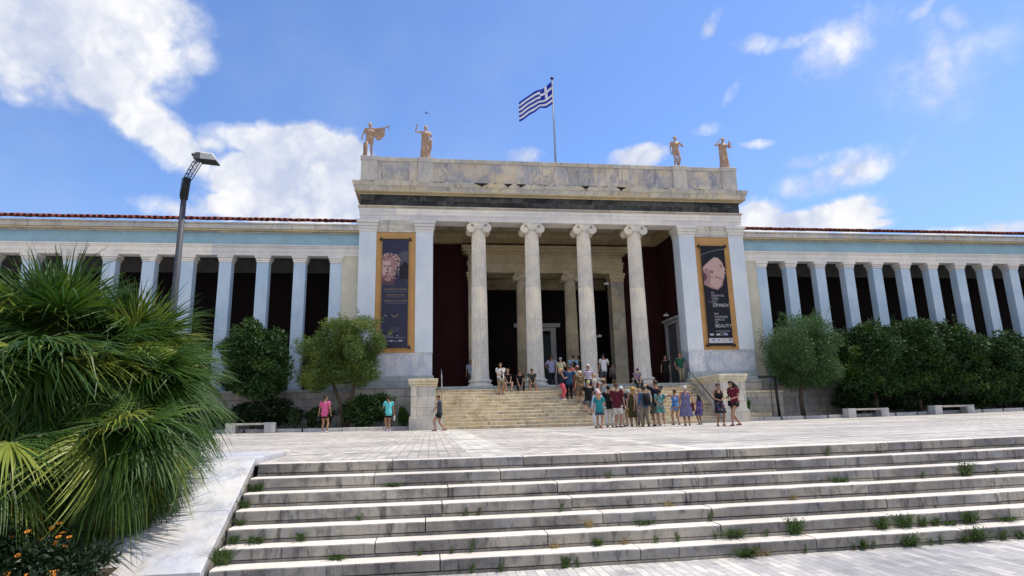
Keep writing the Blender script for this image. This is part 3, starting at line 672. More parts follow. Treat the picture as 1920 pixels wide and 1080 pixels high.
mb = MB(); mb.loft([headring(.20, -.11, .11, 8.62, 8.80, .04), headring(.26, -.13, .13, 8.60, 8.84, .04), headring(.418, -.13, .13, 8.60, 8.84, .04)], smooth=False); mb.tube([(.16, -.1, 8.74), (.24, -.1, 8.74)], .05, 8)
mb.build('ballast_box', flat('dark_lamp_box', (.10, .11, .12), .6, .2, 20), o)
MB().loft([[(.38, -.18, 8.55), (.92, -.18, 8.50), (.92, .18, 8.50), (.38, .18, 8.55)], [(.38, -.18, 8.597), (.91, -.18, 8.545), (.91, .18, 8.545), (.38, .18, 8.597)]], smooth=False).build('lamp_visor', IRON, o)

# ------------------------------------------------------------------ flag
o = empty('flagpole', (.62, 3, 13.41), 0, 'tall slim flagpole standing on the museum roof behind the parapet', 'flagpole')
MB().tube([(0, 0, 0), (0, 0, 9.05)], [.062, .035], 10).build('pole', STEEL, o)
MB().lathe([(.01, 9.04), (.10, 9.06), (.12, 9.11), (.10, 9.16), (.01, 9.19)], n=14).build('finial', IRON, o)
MB().tube([(.055, -.03, 1.0), (.07, -.04, 4), (.05, -.02, 8.9)], .008, 5).build('rope', IRON, o)
nu, nv = 54, 18; vs = []
for j in range(nv+1):
    for i in range(nu+1):
        u, v = i/nu, j/nv
        x = -2.25*u*(1-.03*v)+.10*math.sin(u*3+1)*v; zz = -1.62*v*(1-.26*u)-1.72*u**.95-.07*math.sin(u*6.3)*(1-v)+.20*math.exp(-((u-.42)/.13)**2)*v**2.2-.14*u*u*v
        y = .14*math.sin(u*9.5-1.2*v)*u**.4-.06*math.sin(u*17+2*v)*u-.20*u
        vs.append((x-.03, y, zz))
mb = MB(); mb.add(vs, [(j*(nu+1)+i, j*(nu+1)+i+1, (j+1)*(nu+1)+i+1, (j+1)*(nu+1)+i) for j in range(nv) for i in range(nu)], True)
q = 0
for j in range(nv):
    for i in range(nu):
        st = j//2; U = (i+.5)/4
        if st < 5 and U < 5: white = (2 <= U < 3) or (j//2 == 2)
        else: white = st % 2 == 1
        mb.mi[q] = 1 if white else 0; q += 1
def cloth2(name, col):
    m, p = newmat(name); val(p.inputs['Base Color'], col); p.inputs['Roughness'].default_value = .8
    t = N('ShaderNodeBsdfTranslucent'); val(t.inputs[0], col); mx = N('ShaderNodeMixShader'); mx.inputs[0].default_value = .22
    nt.links.new(p.outputs[0], mx.inputs[1]); nt.links.new(t.outputs[0], mx.inputs[2])
    out = [n for n in nt.nodes if n.type == 'OUTPUT_MATERIAL'][0]; nt.links.new(mx.outputs[0], out.inputs[0]); return m
fl = mb.build('flag', [cloth2('flag_blue_cloth', (.01, .035, .36)), cloth2('flag_white_cloth', (.80, .80, .84))], None, (.60, 3, 22.30))
tag(fl, 'blue and white striped flag with a white cross, flying from the roof flagpole', 'flag')

# ------------------------------------------------------------------ banners
def plain(name, col, rough=.6):
    if name in _mats: return _mats[name]
    m, p = newmat(name); val(p.inputs['Base Color'], col); p.inputs['Roughness'].default_value = rough; _mats[name] = m; return m
def text(s, x, z, size, mat, parent, y, align='LEFT', name='lettering', wid=None):
    cu = bpy.data.curves.new('t', 'FONT'); cu.body = s; cu.size = size; cu.align_x = align; cu.extrude = .0015; cu.resolution_u = 2
    ob = bpy.data.objects.new('t', cu); C.objects.link(ob)
    bpy.context.view_layer.update()
    me = bpy.data.meshes.new_from_object(ob.evaluated_get(bpy.context.evaluated_depsgraph_get())); bpy.data.objects.remove(ob); bpy.data.curves.remove(cu)
    n = len(me.vertices)
    if not n: return
    a = np.zeros(3*n); me.vertices.foreach_get('co', a); a = a.reshape(-1, 3)
    if wid:
        k = wid/max(1e-6, a[:, 0].max()-a[:, 0].min()); c0 = {'LEFT': 0, 'CENTER': 0}[align]; a[:, 0] *= k
    b = np.stack([a[:, 0]+x, y-a[:, 2], a[:, 1]+z], 1)
    me.vertices.foreach_set('co', b.reshape(-1)); me.materials.clear(); me.materials.append(mat); me.update()
    return link(name, me, parent)
WHT = plain('banner_white_ink', (.50, .50, .55)); GOLD = plain('banner_gold_ink', (.26, .20, .11)); WH2 = plain('banner_faint_ink', (.22, .22, .27))
STONEP = plain('printed_stone_light', (.50, .34, .31)); STONEM = plain('printed_stone_mid', (.34, .20, .20)); STONED = plain('printed_stone_dark', (.10, .05, .065)); BLK = plain('printed_black', (.012, .011, .018))
GREYP = plain('printed_grey_haze', (.075, .075, .10)); 
def poly(mb, pts, y, mi): mb.add([(x, y, z) for x, z in pts]+[(x, y+.002, z) for x, z in pts], [tuple(range(len(pts)))]+[(i, i+len(pts), (i+1) % len(pts)+len(pts), (i+1) % len(pts)) for i in range(len(pts))], mi=mi)
def disc(mb, x, z, r, y, mi, n=9, sx=1): poly(mb, [(x+sx*r*math.cos(2*math.pi*k/n), z+r*math.sin(2*math.pi*k/n)) for k in range(n)], y, mi)
def banner(xc, w, z0, z1, col, label):
    o = empty('banner', (xc, -.12, z0), 0, label, 'banner')
    h = z1-z0; mb = MB(); n = 24; rings = []
    mb.box(-w/2, w/2, -.004, .004, 0, h); mb.build('cloth', flat('banner_cloth_%d' % int(col[2]*1000), col, .7, .10, 1.5), o)
    for z in (0, h): MB().tube([(-w/2-.12, 0, z), (w/2+.12, 0, z)], .022, 7).build('bar', IRON, o)
    for sx_ in (-1, 1):
        for z in (0, h):
            b = MB(); b.box(sx_*(w/2+.09)-.05, sx_*(w/2+.09)+.05, -.03, .118, z-.06, z+.06); b.tube([(sx_*(w/2+.02), -.02, z-.10), (sx_*(w/2+.16), -.02, z+.12)], .015, 5); b.tube([(sx_*(w/2+.18), -.02, z-.08), (sx_*(w/2+.02), -.02, z+.12)], .015, 5); b.build('bracket', IRON, o)
    return o, w, h
b1, w, h = banner(-9.255, 1.42, 4.28, 10.28, (.030, .032, .065), 'dark navy banner with a curly-haired bearded stone head, left of the columns')
mb = MB(); rr = random.Random(3)
poly(mb, [(.0, 4.05), (.45, 3.7), (.70, 3.65), (.70, 5.35), (.35, 5.3), (.1, 5.1)], -.006, 3)
poly(mb, [(.22, 3.75), (.70, 3.7), (.70, 4.6), (.5, 4.75), (.25, 4.4)], -.008, 4)
poly(mb, [(-.70, 3.45), (-.1, 3.35), (.02, 3.7), (.0, 4.2), (-.70, 4.2)], -.009, 2)
poly(mb, [(-.705, 4.0), (-.62, 3.74), (-.45, 3.62), (-.28, 3.62), (-.1, 3.78), (.05, 4.1), (.1, 4.5), (.05, 4.85), (-.2, 5.05), (-.705, 5.0)], -.012, 1)
poly(mb, [(-.66, 4.1), (-.6, 3.9), (-.42, 3.88), (-.25, 4.1), (-.2, 4.45), (-.3, 4.74), (-.66, 4.74)], -.015, 0)
for x, z, sx_, r in ((-.57, 4.47, 1.7, .045), (-.27, 4.47, 1.7, .045)): disc(mb, x, z, r, -.018, 2, 8, sx_)
poly(mb, [(-.46, 4.5), (-.38, 4.5), (-.35, 4.18), (-.49, 4.18)], -.018, 1); poly(mb, [(-.40, 4.5), (-.37, 4.5), (-.34, 4.18), (-.39, 4.18)], -.021, 2)
poly(mb, [(-.58, 4.09), (-.42, 4.13), (-.26, 4.08), (-.42, 4.05)], -.018, 2); poly(mb, [(-.53, 4.0), (-.42, 4.02), (-.31, 4.0), (-.42, 3.97)], -.018, 2)
for k in range(46):
    x = rr.uniform(-.60, -.0)*1.0; x = max(x, -.62); a = rr.uniform(0, 1); z = 3.66+.30*rr.random() if a < 1 else 0
    disc(mb, x, z+.25*abs(x+.35), rr.uniform(.025, .05), -.020-.0004*k, rr.choice((0, 1, 2, 1)))
for k in range(120):
    t = rr.uniform(0, math.pi); rad = rr.uniform(.30, .52); x = -.30+rad*1.05*math.cos(t); z = 4.72+rad*.92*math.sin(t)
    if x < -.64: continue
    disc(mb, x, z, rr.uniform(.03, .062), -.04-.0003*k, rr.choice((0, 0, 1, 2)))
for k in range(22): disc(mb, rr.uniform(-.05, .22), rr.uniform(4.15, 4.8), rr.uniform(.03, .055), -.078-.0003*k, rr.choice((0, 1, 2)))
mb.build('printed_head', [STONEP, STONEM, STONED, GREYP, BLK], b1)
for s, z, sz, wd, mt in (('ΑΔΡΙΑΝΟΣ ΚΑΙ ΑΘΗΝΑΙ', 3.12, .15, 1.26, GOLD), ('ΣΥΝΟΜΙΛΩΝΤΑΣ ΜΕ ΕΝΑΝ ΙΔΑΝΙΚΟ ΚΟΣΜΟ', 3.02, .075, 1.22, WH2), ('ADRIANO E ATENE', 2.80, .15, 1.0, GOLD), ('IN DIALOGO CON UN MONDO IDEALE', 2.71, .075, 1.02, WH2), ('HADRIAN AND ATHENS', 2.48, .15, 1.26, GOLD), ('CONVERSING WITH AN IDEAL WORLD', 2.38, .075, 1.12, WH2),
    ('ΕΘΝΙΚΟ ΑΡΧΑΙΟΛΟΓΙΚΟ ΜΟΥΣΕΙΟ', 1.02, .06, .72, WH2), ('28.11.2017', .88, .11, .42, WH2), ('publica', .56, .16, .44, WH2)):
    text(s, 0.04 if s != 'publica' else -.28, z, sz, mt, b1, -.008, 'CENTER', wid=wd)
mb = MB()
for k in range(15):
    a = math.pi*(1.0+k/14); poly(mb, [(.02+.17*math.cos(a)+dx, 1.80+.13*math.sin(a)+dz) for dx, dz in ((-.02, 0), (0, -.035), (.02, 0), (0, .03))], -.008, 0)
poly(mb, [(.13, .60), (.18, .68), (.23, .60), (.18, .62)], -.008, 1)
for x0, x1 in ((-.55, -.25), (-.22, -.06), (-.04, .22), (.24, .44)): poly(mb, [(x0, .33), (x1, .33), (x1, .345 if x1-x0 > .22 else .39), (x0, .345 if x1-x0 > .22 else .39)], -.008, 1)
poly(mb, [(-.5, .52), (.6, .52), (.6, .53), (-.5, .53)], -.008, 1)
mb.build('printed_emblems', [GOLD, WHT], b1)
b2, w, h = banner(9.19, 1.48, 4.24, 10.14, (.010, .010, .018), 'black banner with a pale stone profile head, right of the columns')
mb = MB(); X = .1
poly(mb, [(-.70, 3.55), (-.3, 3.35), (.1, 3.25), (.42, 3.5), (.55, 3.95), (.3, 4.2), (-.35, 4.15), (-.70, 4.2)], -.008, 1)
poly(mb, [(-.35, 3.5), (.1, 3.3), (.35, 3.55), (.4, 3.9), (.0, 4.0), (-.3, 3.95)], -.010, 0)
poly(mb, [(-.70, 4.1), (-.5, 3.95), (-.2, 4.05), (.05, 3.95), (.3, 3.85), (.52, 3.9), (.60, 4.02), (.57, 4.10), (.66, 4.16), (.64, 4.22), (.69, 4.27), (.63, 4.34), (.70, 4.48), (.60, 4.66), (.52, 4.92), (.30, 5.18), (.05, 5.22), (-.25, 5.0), (-.55, 4.75), (-.70, 4.6)], -.013, 0)
poly(mb, [(-.70, 3.7), (-.5, 3.8), (-.25, 4.05), (-.35, 4.5), (-.55, 4.55), (-.70, 4.45)], -.016, 1); poly(mb, [(-.70, 3.75), (-.52, 3.9), (-.5, 4.15), (-.70, 4.3)], -.018, 2)
poly(mb, [(-.05, 4.0), (.3, 3.87), (.52, 3.92), (.3, 3.99), (.05, 4.1)], -.016, 1)
disc(mb, -.22, 4.36, .10, -.019, 2, 10, .7); disc(mb, -.21, 4.38, .075, -.022, 1, 10, .7); poly(mb, [(-.16, 4.22), (-.10, 4.3), (-.12, 4.42), (-.17, 4.35)], -.024, 2)
poly(mb, [(.28, 4.76), (.52, 4.80), (.54, 4.74), (.40, 4.70)], -.019, 1); poly(mb, [(.34, 4.66), (.50, 4.69), (.50, 4.63), (.40, 4.62)], -.019, 2)
poly(mb, [(.52, 4.22), (.64, 4.23), (.64, 4.20), (.54, 4.18)], -.019, 2); poly(mb, [(.58, 4.36), (.64, 4.38), (.60, 4.42)], -.019, 2)
def arc(x0, z0, x1, z1, sag, mi=3, n=10, th=.012):
    P = [(x0+(x1-x0)*k/n, z0+(z1-z0)*k/n+sag*math.sin(math.pi*k/n)) for k in range(n+1)]
    for a, b in zip(P[:-1], P[1:]): poly(mb, [a, b, (b[0], b[1]+th), (a[0], a[1]+th)], -.0075, mi)
arc(-.72, 5.35, .72, 5.72, .06); arc(-.52, 2.56, .73, 2.28, -.04)
poly(mb, [(-.72, .14), (.73, .14), (.73, .42), (-.72, .42)], -.007, 3)
for x0, x1, mi in ((-.52, -.36, 4), (-.16, -.08, 4), (.15, .25, 5), (.48, .66, 4)): poly(mb, [(x0, .28), (x1, .28), (x1, .345), (x0, .345)], -.010, mi)
for x0, x1 in ((-.62, -.40), (-.24, -.02), (.02, .14), (.2, .46)): poly(mb, [(x0, .58), (x1, .58), (x1, .60 if x1-x0 < .2 else .68), (x0, .60 if x1-x0 < .2 else .68)], -.0075, 3 if x0 < .2 else 6)
mb.build('printed_head', [STONEP, STONEM, STONED, WHT, plain('printed_blue', (.03, .06, .25)), plain('printed_red', (.5, .04, .04)), plain('printed_lilac', (.3, .3, .5))], b2)
for s, x, z, sz, wd in (('ΟΙ', -.30, 3.02, .15, .16), ('ΑΜΕΤΡΗΤΕΣ', -.30, 2.85, .15, .80), ('ΟΨΕΙΣ', -.29, 2.68, .15, .42), ('ΤΟΥ', -.28, 2.51, .15, .30), ('ΩΡΑΙΟΥ', -.26, 2.24, .27, .98),
    ('THE', -.24, 1.78, .15, .28), ('COUNTLESS', -.23, 1.61, .15, .80), ('ASPECTS', -.22, 1.44, .15, .60), ('OF', -.21, 1.28, .15, .18), ('BEAUTY', -.22, 1.04, .27, 1.0), ('ΕΘΝΙΚΟ ΑΡΧΑΙΟΛΟΓΙΚΟ ΜΟΥΣΕΙΟ', -.22, .80, .07, .86), ('26.5.2018', .0, .68, .09, .42)):
    text(s, x-.04, z, sz, WHT, b2, -.008, 'LEFT', wid=wd)

# ------------------------------------------------------------------ trees and plants
def scatter_leaves(blobs, n, size, seed, aspect=.35, droop=.2, upright=0):
    """blobs: (cx,cy,cz,rx,ry,rz); leaves sit through each clump, thicker towards its skin"""
    g = np.random.default_rng(seed); B_ = np.array(blobs); wgt = B_[:, 3]*B_[:, 4]*B_[:, 5]; idx = g.choice(len(B_), n, p=wgt/wgt.sum())
    d = g.normal(size=(n, 3)); d /= np.linalg.norm(d, axis=1)[:, None]; r = g.random(n)**.45
    P = B_[idx, :3]+d*r[:, None]*B_[idx, 3:]
    a = d*.7+g.normal(size=(n, 3))*.75; a[:, 2] += upright-droop; a /= np.linalg.norm(a, axis=1)[:, None]
    b = np.cross(a, g.normal(size=(n, 3))); b /= np.linalg.norm(b, axis=1)[:, None]
    s = size*(.6+.8*g.random(n))[:, None]
    return np.stack([P, P+a*s*.5+b*s*aspect*.5, P+a*s, P+a*s*.5-b*s*aspect*.5], 1)
def crown_blobs(c, r, n, seed, br=(.30, .45), hollow=.35):
    g = np.random.default_rng(seed); out = []
    while len(out) < n:
        d = g.normal(size=3); d /= np.linalg.norm(d); t = (hollow+(1-hollow)*g.random())**.6
        k = g.uniform(*br); p = d*t*(1-k*.75); q = [c[i]+p[i]*r[i] for i in range(3)]
        out.append((*q, k*r[0]*g.uniform(.7, 1.1), k*r[1]*g.uniform(.7, 1.1), k*r[2]*g.uniform(.55, .95)))
    return out
def tree(name, x, y, lobes, trunks, label, cat, mat, nleaf, size, seed, group=None, asp=.35, up_=0, nb=34, br=(.22, .36), sprigs=0):
    z0 = zpl(x, y)+.09; o = empty(name, (x, y, z0), 0, label, cat, group); bl = []
    for k, (c, r) in enumerate(lobes): bl += crown_blobs(c, r, nb, seed*10+k, br)
    V = scatter_leaves(bl, nleaf, size, seed, asp, .15, up_)
    if sprigs:   # loose shoots standing out of the crown
        g = np.random.default_rng(seed+99); ex = []
        for k in range(sprigs):
            c, r = lobes[g.integers(len(lobes))]; d = g.normal(size=3); d[2] = abs(d[2])+.2; d /= np.linalg.norm(d)
            base = np.array(c)+d*np.array(r)*.88; dirn = d+np.array([0, 0, .7]); dirn /= np.linalg.norm(dirn); L = g.uniform(.2, .6)
            for q in range(26): p = base+dirn*L*g.random()+g.normal(size=3)*.03; ex.append((*p, .05, .05, .05))
        V = np.concatenate([V, scatter_leaves(ex, len(ex), size, seed+5, asp, 0, .6)])
    quads('crown', V, mat, o)
    mb = MB()
    for pts, r0, r1 in trunks:
        n = len(pts); mb.tube(pts, [r0+(r1-r0)*i/(n-1) for i in range(n)], 9)
        tip = Vector(pts[-1]); g = random.Random(seed)
        for k in range(7):
            b = bl[g.randrange(len(bl))]; e = Vector(b[:3]); mid = tip.lerp(e, .5)+Vector((g.uniform(-.15, .15), g.uniform(-.1, .1), -.1)); mb.tube([tip-Vector((0, 0, .1)), mid, e], [r1*.7, r1*.45, r1*.15], 6)
    mb.build('trunk', BARK, o); return o
tree('olive_tree', -11.6, -1.75, [((-1.05, 0, 3.4), (1.45, 1.3, 1.7)), ((.72, .1, 4.0), (1.55, 1.4, 1.95)), ((-.3, 0, 4.45), (1.2, 1.1, 1.35)), ((-1.35, -.2, 2.5), (1.0, .9, .9)), ((-.1, -.1, 2.75), (1.2, 1.0, .8)), ((.9, .1, 2.7), (1.0, .9, .8))], [([(0.15, 0, 0), (-.1, 0, 1.2), (-.55, 0, 2.4)], .12, .07), ([(.2, 0, 0), (.45, 0, 1.3), (.6, 0, 2.7)], .11, .06)],
     'light green two-lobed olive tree left of the stair, before the left banner', 'olive tree', OLIVE, 78000, .115, 21, None, .28, .35, 34, (.28, .42), 40)
tree('olive_tree', 13.3, -1.5, [((0.0, 0, 3.6), (2.65, 1.9, 2.25)), ((.2, 0, 2.7), (2.3, 1.6, 1.5)), ((-.9, 0, 3.1), (1.6, 1.3, 1.5)), ((.3, 0, 4.6), (1.7, 1.3, 1.3))], [([(-.45, 0, 0), (-.5, 0, 1.0), (-.3, 0, 2.0)], .13, .08)],
     'round silvery olive tree just right of the stair', 'olive tree', OLIVE2, 80000, .115, 22, None, .26, .4, 36, (.26, .40), 50)
tree('citrus_tree', -15.8, -1.6, [((0.1, 0, 3.35), (2.15, 1.7, 2.0)), ((-.3, 0, 4.2), (1.5, 1.3, 1.25)), ((.6, 0, 2.8), (1.5, 1.3, 1.4))], [([(0, 0, 0), (-.05, 0, 1.0), (0, 0, 2.2)], .11, .07)],
     'dark leafy tree behind the left marble bench', 'tree', CITRUS, 38000, .15, 23, 'dark trees along the wings', .45)
tree('citrus_tree', -19.4, -1.6, [((0, 0, 3.0), (1.8, 1.5, 1.6)), ((.2, 0, 3.8), (1.3, 1.2, 1.0))], [([(0, 0, 0), (0, 0, 1.0), (0, 0, 2.2)], .11, .07)],
     'dark leafy tree left of the left bench, half behind the palms', 'tree', CITRUS, 24000, .15, 24, 'dark trees along the wings', .45)
TR_ = [(17.2, 5.35, 'broad dark tree touching the right side of the right olive tree'), (19.9, 5.5, 'tall dark tree second in the row right of the right olive tree'), (22.6, 5.2, 'dark tree behind the farther right bench'), (25.3, 4.75, 'dark tree fourth in the row right of the right olive tree'), (28.4, 4.5, 'dark tree at the right edge of the photo'), (31.6, 4.6, 'dark tree just beyond the right edge of the photo')]
for i, (x, h, lab) in enumerate(TR_):
    r = 1.75; h -= .25; cz_ = h-1.75
    tree('citrus_tree', x, -1.5, [((0, 0, cz_-.1), (2.35+.3*math.sin(i*2.3), 1.8, 2.1+.2*math.cos(i*3.1))), ((.4-.2*i % .5, 0, cz_+.75), (1.5, 1.3, 1.25)), ((-1.0, -.1, cz_-1.3), (1.5, 1.4, 1.5)), ((1.0, 0, cz_-1.3), (1.5, 1.4, 1.5)), ((0, -.3, cz_-1.6), (1.3, 1.2, 1.0))], [([(0.05, 0, 0), (.1, 0, .9), (-.1, 0, cz_-.9)], .12, .08)],
         lab, 'tree', CITRUS, 56000, .15, 30+i, 'dark trees along the wings', .45, 0, 26, (.24, .46), 14)
def shrub(name, x, y, r, label, mat, n, size, seed, z=None, asp=.5, br=(.3, .5), nb=16, cat='shrub'):
    o = empty(name, (x, y, zpl(x, y)+.085 if z is None else z), 0, label, cat)
    quads('foliage', scatter_leaves(crown_blobs((0, 0, r[2]*.95), r, nb, seed, br), n, size, seed, asp, 0, .3), mat, o)
    mb = MB()
    for k in range(5): a = k*1.3; mb.tube([(0, 0, 0), (r[0]*.25*math.cos(a), r[1]*.25*math.sin(a), r[2]*.6), (r[0]*.6*math.cos(a), r[1]*.6*math.sin(a), r[2]*1.2)], [.03, .02, .008], 5)
    mb.build('stem', BARK, o)
shrub('leafy_shrub', -10.35, -1.75, (1.5, .7, .95), 'dense dark green shrub under the left olive tree', SHRUBL, 9000, .14, 41)
shrub('leafy_shrub', -12.7, -1.55, (.75, .5, .62), 'low dark shrub under the left olive tree, behind the girl in pink', SHRUBL, 3500, .13, 42)
shrub('leafy_shrub', -15.3, -1.4, (1.8, .7, .85), 'low dark shrub behind the left marble bench', UNDER, 12000, .14, 43)
shrub('leafy_shrub', -18.6, -1.3, (1.9, .6, .6), 'low dark shrub half hidden behind the palms', UNDER, 5000, .14, 44)
shrub('sparse_shrub', -13.75, -1.9, (.45, .35, .6), 'thin sprawling shrub right of the left marble bench', SHRUBL, 420, .13, 45)
shrub('small_cypress', -8.65, -1.35, (.36, .34, .62), 'small light green bush close to the left stair pedestal', THUJA, 3000, .09, 46)
shrub('small_cypress', 9.25, -1.9, (.42, .3, .46), 'small bright green bush in the stone planter', THUJA, 4500, .08, 47, .43)
for k, (x, lx, lab) in enumerate(((16.2, 1.6, 'low dark shrub behind the nearer right bench'), (19.4, 1.7, 'low dark shrub between the two right benches'), (22.4, 1.5, 'low dark shrub beside the farther right bench'), (25.2, 1.3, 'low dark shrub toward the right edge'))):
    shrub('leafy_shrub', x, -1.2, (lx, .7, .95-.05*k), lab, UNDER, 11000, .14, 50+k)

# fan palms
def frond(seed, R_=1.0, n=40, sag=.35, hang=0, half=132):
    g = random.Random(seed); mb = MB(); b = Vector((0, 0, 0))
    for k in range(n):
        t = k/(n-1); a = R(-half+2*half*t); L = R_*(.70+.32*math.cos(a*.55))*g.uniform(.86, 1.06); wd = .020*R_**.5
        d = Vector((math.sin(a), math.cos(a), .18*math.cos(a*2)*.5)).normalized(); sg_ = 1 if k % 2 else -1
        nrm = Vector((0, 0, 1)); side = d.cross(nrm).normalized(); tw = g.uniform(-.8, .8); lift = g.uniform(-.07, .07); kink = g.uniform(.5, .8) if g.random() < .12 else 9; wob = g.uniform(-.05, .05)
        P = []; segs = 6
        for q in range(segs+1):
            s = q/segs; dr = -sag*L*max(0, s-.35)**1.7*(1.0+.5*g.random())
            ww = wd*(.35+1.5*s if s < .42 else max(.10, 1.0-(s-.42)/.60)*1.02)
            c = d*(L*s*(1-.12*s*sag))+side*(wob*L*s*s)-nrm*(max(0, s-kink)*L*.8)+nrm*(dr+lift*s+.010*sg_)+Vector((-d.x*hang*.45, hang*abs(math.sin(a))*.9, 0))*L*s**1.8; ss = (side+nrm*tw*s*.8).normalized()
            P.append((c-ss*ww, c+nrm*(.006*(1-s)), c+ss*ww))
        v = [p for r in P for p in r]; f = []
        for q in range(segs): f += [(3*q, 3*q+1, 3*q+4, 3*q+3), (3*q+1, 3*q+2, 3*q+5, 3*q+4)]
        mb.add(v, f, False)
    me = mb.mesh('frond'); return me
def palm(x, y, z, h, nfr, label, seed, Rr=(.85, 1.1), spread=1.0, low=-70, hi=82, lx=0):
    o = empty('fan_palm', (x, y, z), 0, label, 'palm', 'fan palms in the bed left of the steps'); g = random.Random(seed)
    mb = MB(); n = 10; rings = []
    pts = [(lx*(k/n)**1.5, 0, -.1+h*k/n) for k in range(n+1)]; mb.tube(pts, [.17+.02*(k % 2) for k in range(n+1)], 10)
    for k in range(60): a = g.uniform(0, 6.28); zz = g.uniform(.1, h); ox = lx*max(0, (zz+.1)/h)**1.5; mb.tube([(ox+.15*math.cos(a), .15*math.sin(a), zz), (ox+.26*math.cos(a), .26*math.sin(a), zz+.16)], [.03, .008], 4)
    mb.build('trunk', BARK, o)
    top = Vector((lx, 0, h-.05))
    st = MB(); 
    for k in range(nfr):
        t = (k+.5)/nfr; elev = R(hi-(hi-low)*t**.85+g.uniform(-8, 8)); a = k*2.39996+g.uniform(-.3, .3)
        L = g.uniform(.45, 1.12)*spread*(1.05 if t > .3 else .8)
        d = Vector((math.cos(a)*math.cos(elev), math.sin(a)*math.cos(elev), math.sin(elev)))
        tip = top+d*L+Vector((0, 0, -.12*L*L)); mid = top+d*L*.5+Vector((0, 0, .05))
        st.tube([top, mid, tip], [.016, .011, .009], 5)
        ed = math.degrees(elev); me = FR[g.randrange(2)] if ed > 52 else (FR[g.randrange(1, 4)] if ed > 20 else FR[g.randrange(3, 6)])
        mt = PALMD if t > .93 and g.random() < .5 else (PALMY if g.random() < .12+.40*t else PALML)
        me2 = FRM[(FR.index(me), mt.name)]
        f = link('frond', me2, o); sc = g.uniform(*Rr)
        fwd = Vector((d.x, d.y, d.z-.15-1.9*min(1, max(0, (60-math.degrees(elev))/120))**1.2)).normalized()   # blade carries on, tipping downwards
        sd = fwd.cross(Vector((0, 0, 1)))
        sd = sd.normalized() if sd.length > .05 else Vector((1, 0, 0)); nn = sd.cross(fwd)
        Mx = Matrix((sd, fwd, nn)).transposed().to_4x4() @ Matrix.Rotation(g.uniform(-.8, .8), 4, 'Y') @ Matrix.Rotation(g.uniform(-.3, .3), 4, 'X') @ Matrix.Rotation(g.uniform(-.25, .25), 4, 'Z')
        f.matrix_local = Matrix.Translation(tip) @ Mx @ Matrix.Scale(sc, 4)
    st.build('leaf_stalks', PALMY, o); return o
FR = [frond(1, .95, 46, .10), frond(2, 1.0, 46, .18), frond(3, .95, 44, .5, .15), frond(4, 1.0, 46, .35, .5, 120), frond(5, 1.0, 46, .25, .8, 118), frond(6, 1.05, 44, .2, 1.0, 112)]
FRM = {}
for i, me in enumerate(FR):
    for mt in (PALML, PALMY, PALMD):
        c2 = me.copy(); c2.materials.append(mt); FRM[(i, mt.name)] = c2
palm(-12.75, -23.2, -.55, 2.3, 84, 'tall fan palm at the middle of the palm clump', 5, (.85, 1.08), .85, -62)
palm(-13.7, -23.5, -.6, 2.0, 70, 'fan palm at the left edge of the photo', 6, (.85, 1.05), .85, -70)
palm(-11.42, -24.0, -.65, 1.75, 90, 'fan palm leaning over the top of the marble slab', 8, (.72, .92), .54, -85, 50, .26)
palm(-12.0, -24.4, -.8, 2.1, 90, 'fan palm in the middle above the orange flowers', 9, (.8, 1.0), .78, -85, 45)
palm(-11.9, -22.8, -.35, 1.95, 66, 'fan palm rising just in front of the street lamp', 12, (.8, 1.0), .68, -75)
palm(-12.9, -24.9, -.85, 1.95, 80, 'short fan palm at the lower left edge of the photo', 15, (.8, 1.0), .82, -85, 45)
palm(-11.40, -25.05, -.85, 1.35, 90, 'lowest fan palm leaning over the bottom of the marble slab', 17, (.62, .82), .50, -85, 35, .58)
palm(-11.9, -25.5, -.9, 1.25, 80, 'low fan palm right behind the orange flowers', 19, (.65, .85), .55, -85, 30)
# undergrowth and flowers
g_ = np.random.default_rng(5); bl = []
for k in range(110):
    x, y = g_.uniform(-15.5, -11.1), g_.uniform(-27.4, -22.6); bl.append((x, y, bedz(x, y)+.12, .26, .26, .17))
for k in range(26):
    x, y = g_.uniform(-11.3, -10.6), g_.uniform(-27.4, -25.95); bl.append((x, y, bedz(x, y)+.10, .2, .2, .15))
tag(quads('bed_undergrowth', scatter_leaves(bl, 40000, .085, 61, .4, 0, .5), UNDER), 'dark leafy undergrowth covering the bed below the palms', 'ground cover', kind='stuff')
FL = [(-10.72, -26.2, .30), (-11.0, -26.05, .36), (-11.35, -26.3, .34), (-10.85, -26.75, .26), (-11.75, -26.45, .36), (-10.62, -26.6, .24), (-11.45, -26.0, .5)]
FLL = ['nearest the marble slab', 'under the hanging palm leaves', 'in the middle of the bed', 'low at the bottom of the photo', 'at the left edge of the flower patch', 'at the front corner of the bed', 'highest up the bank']
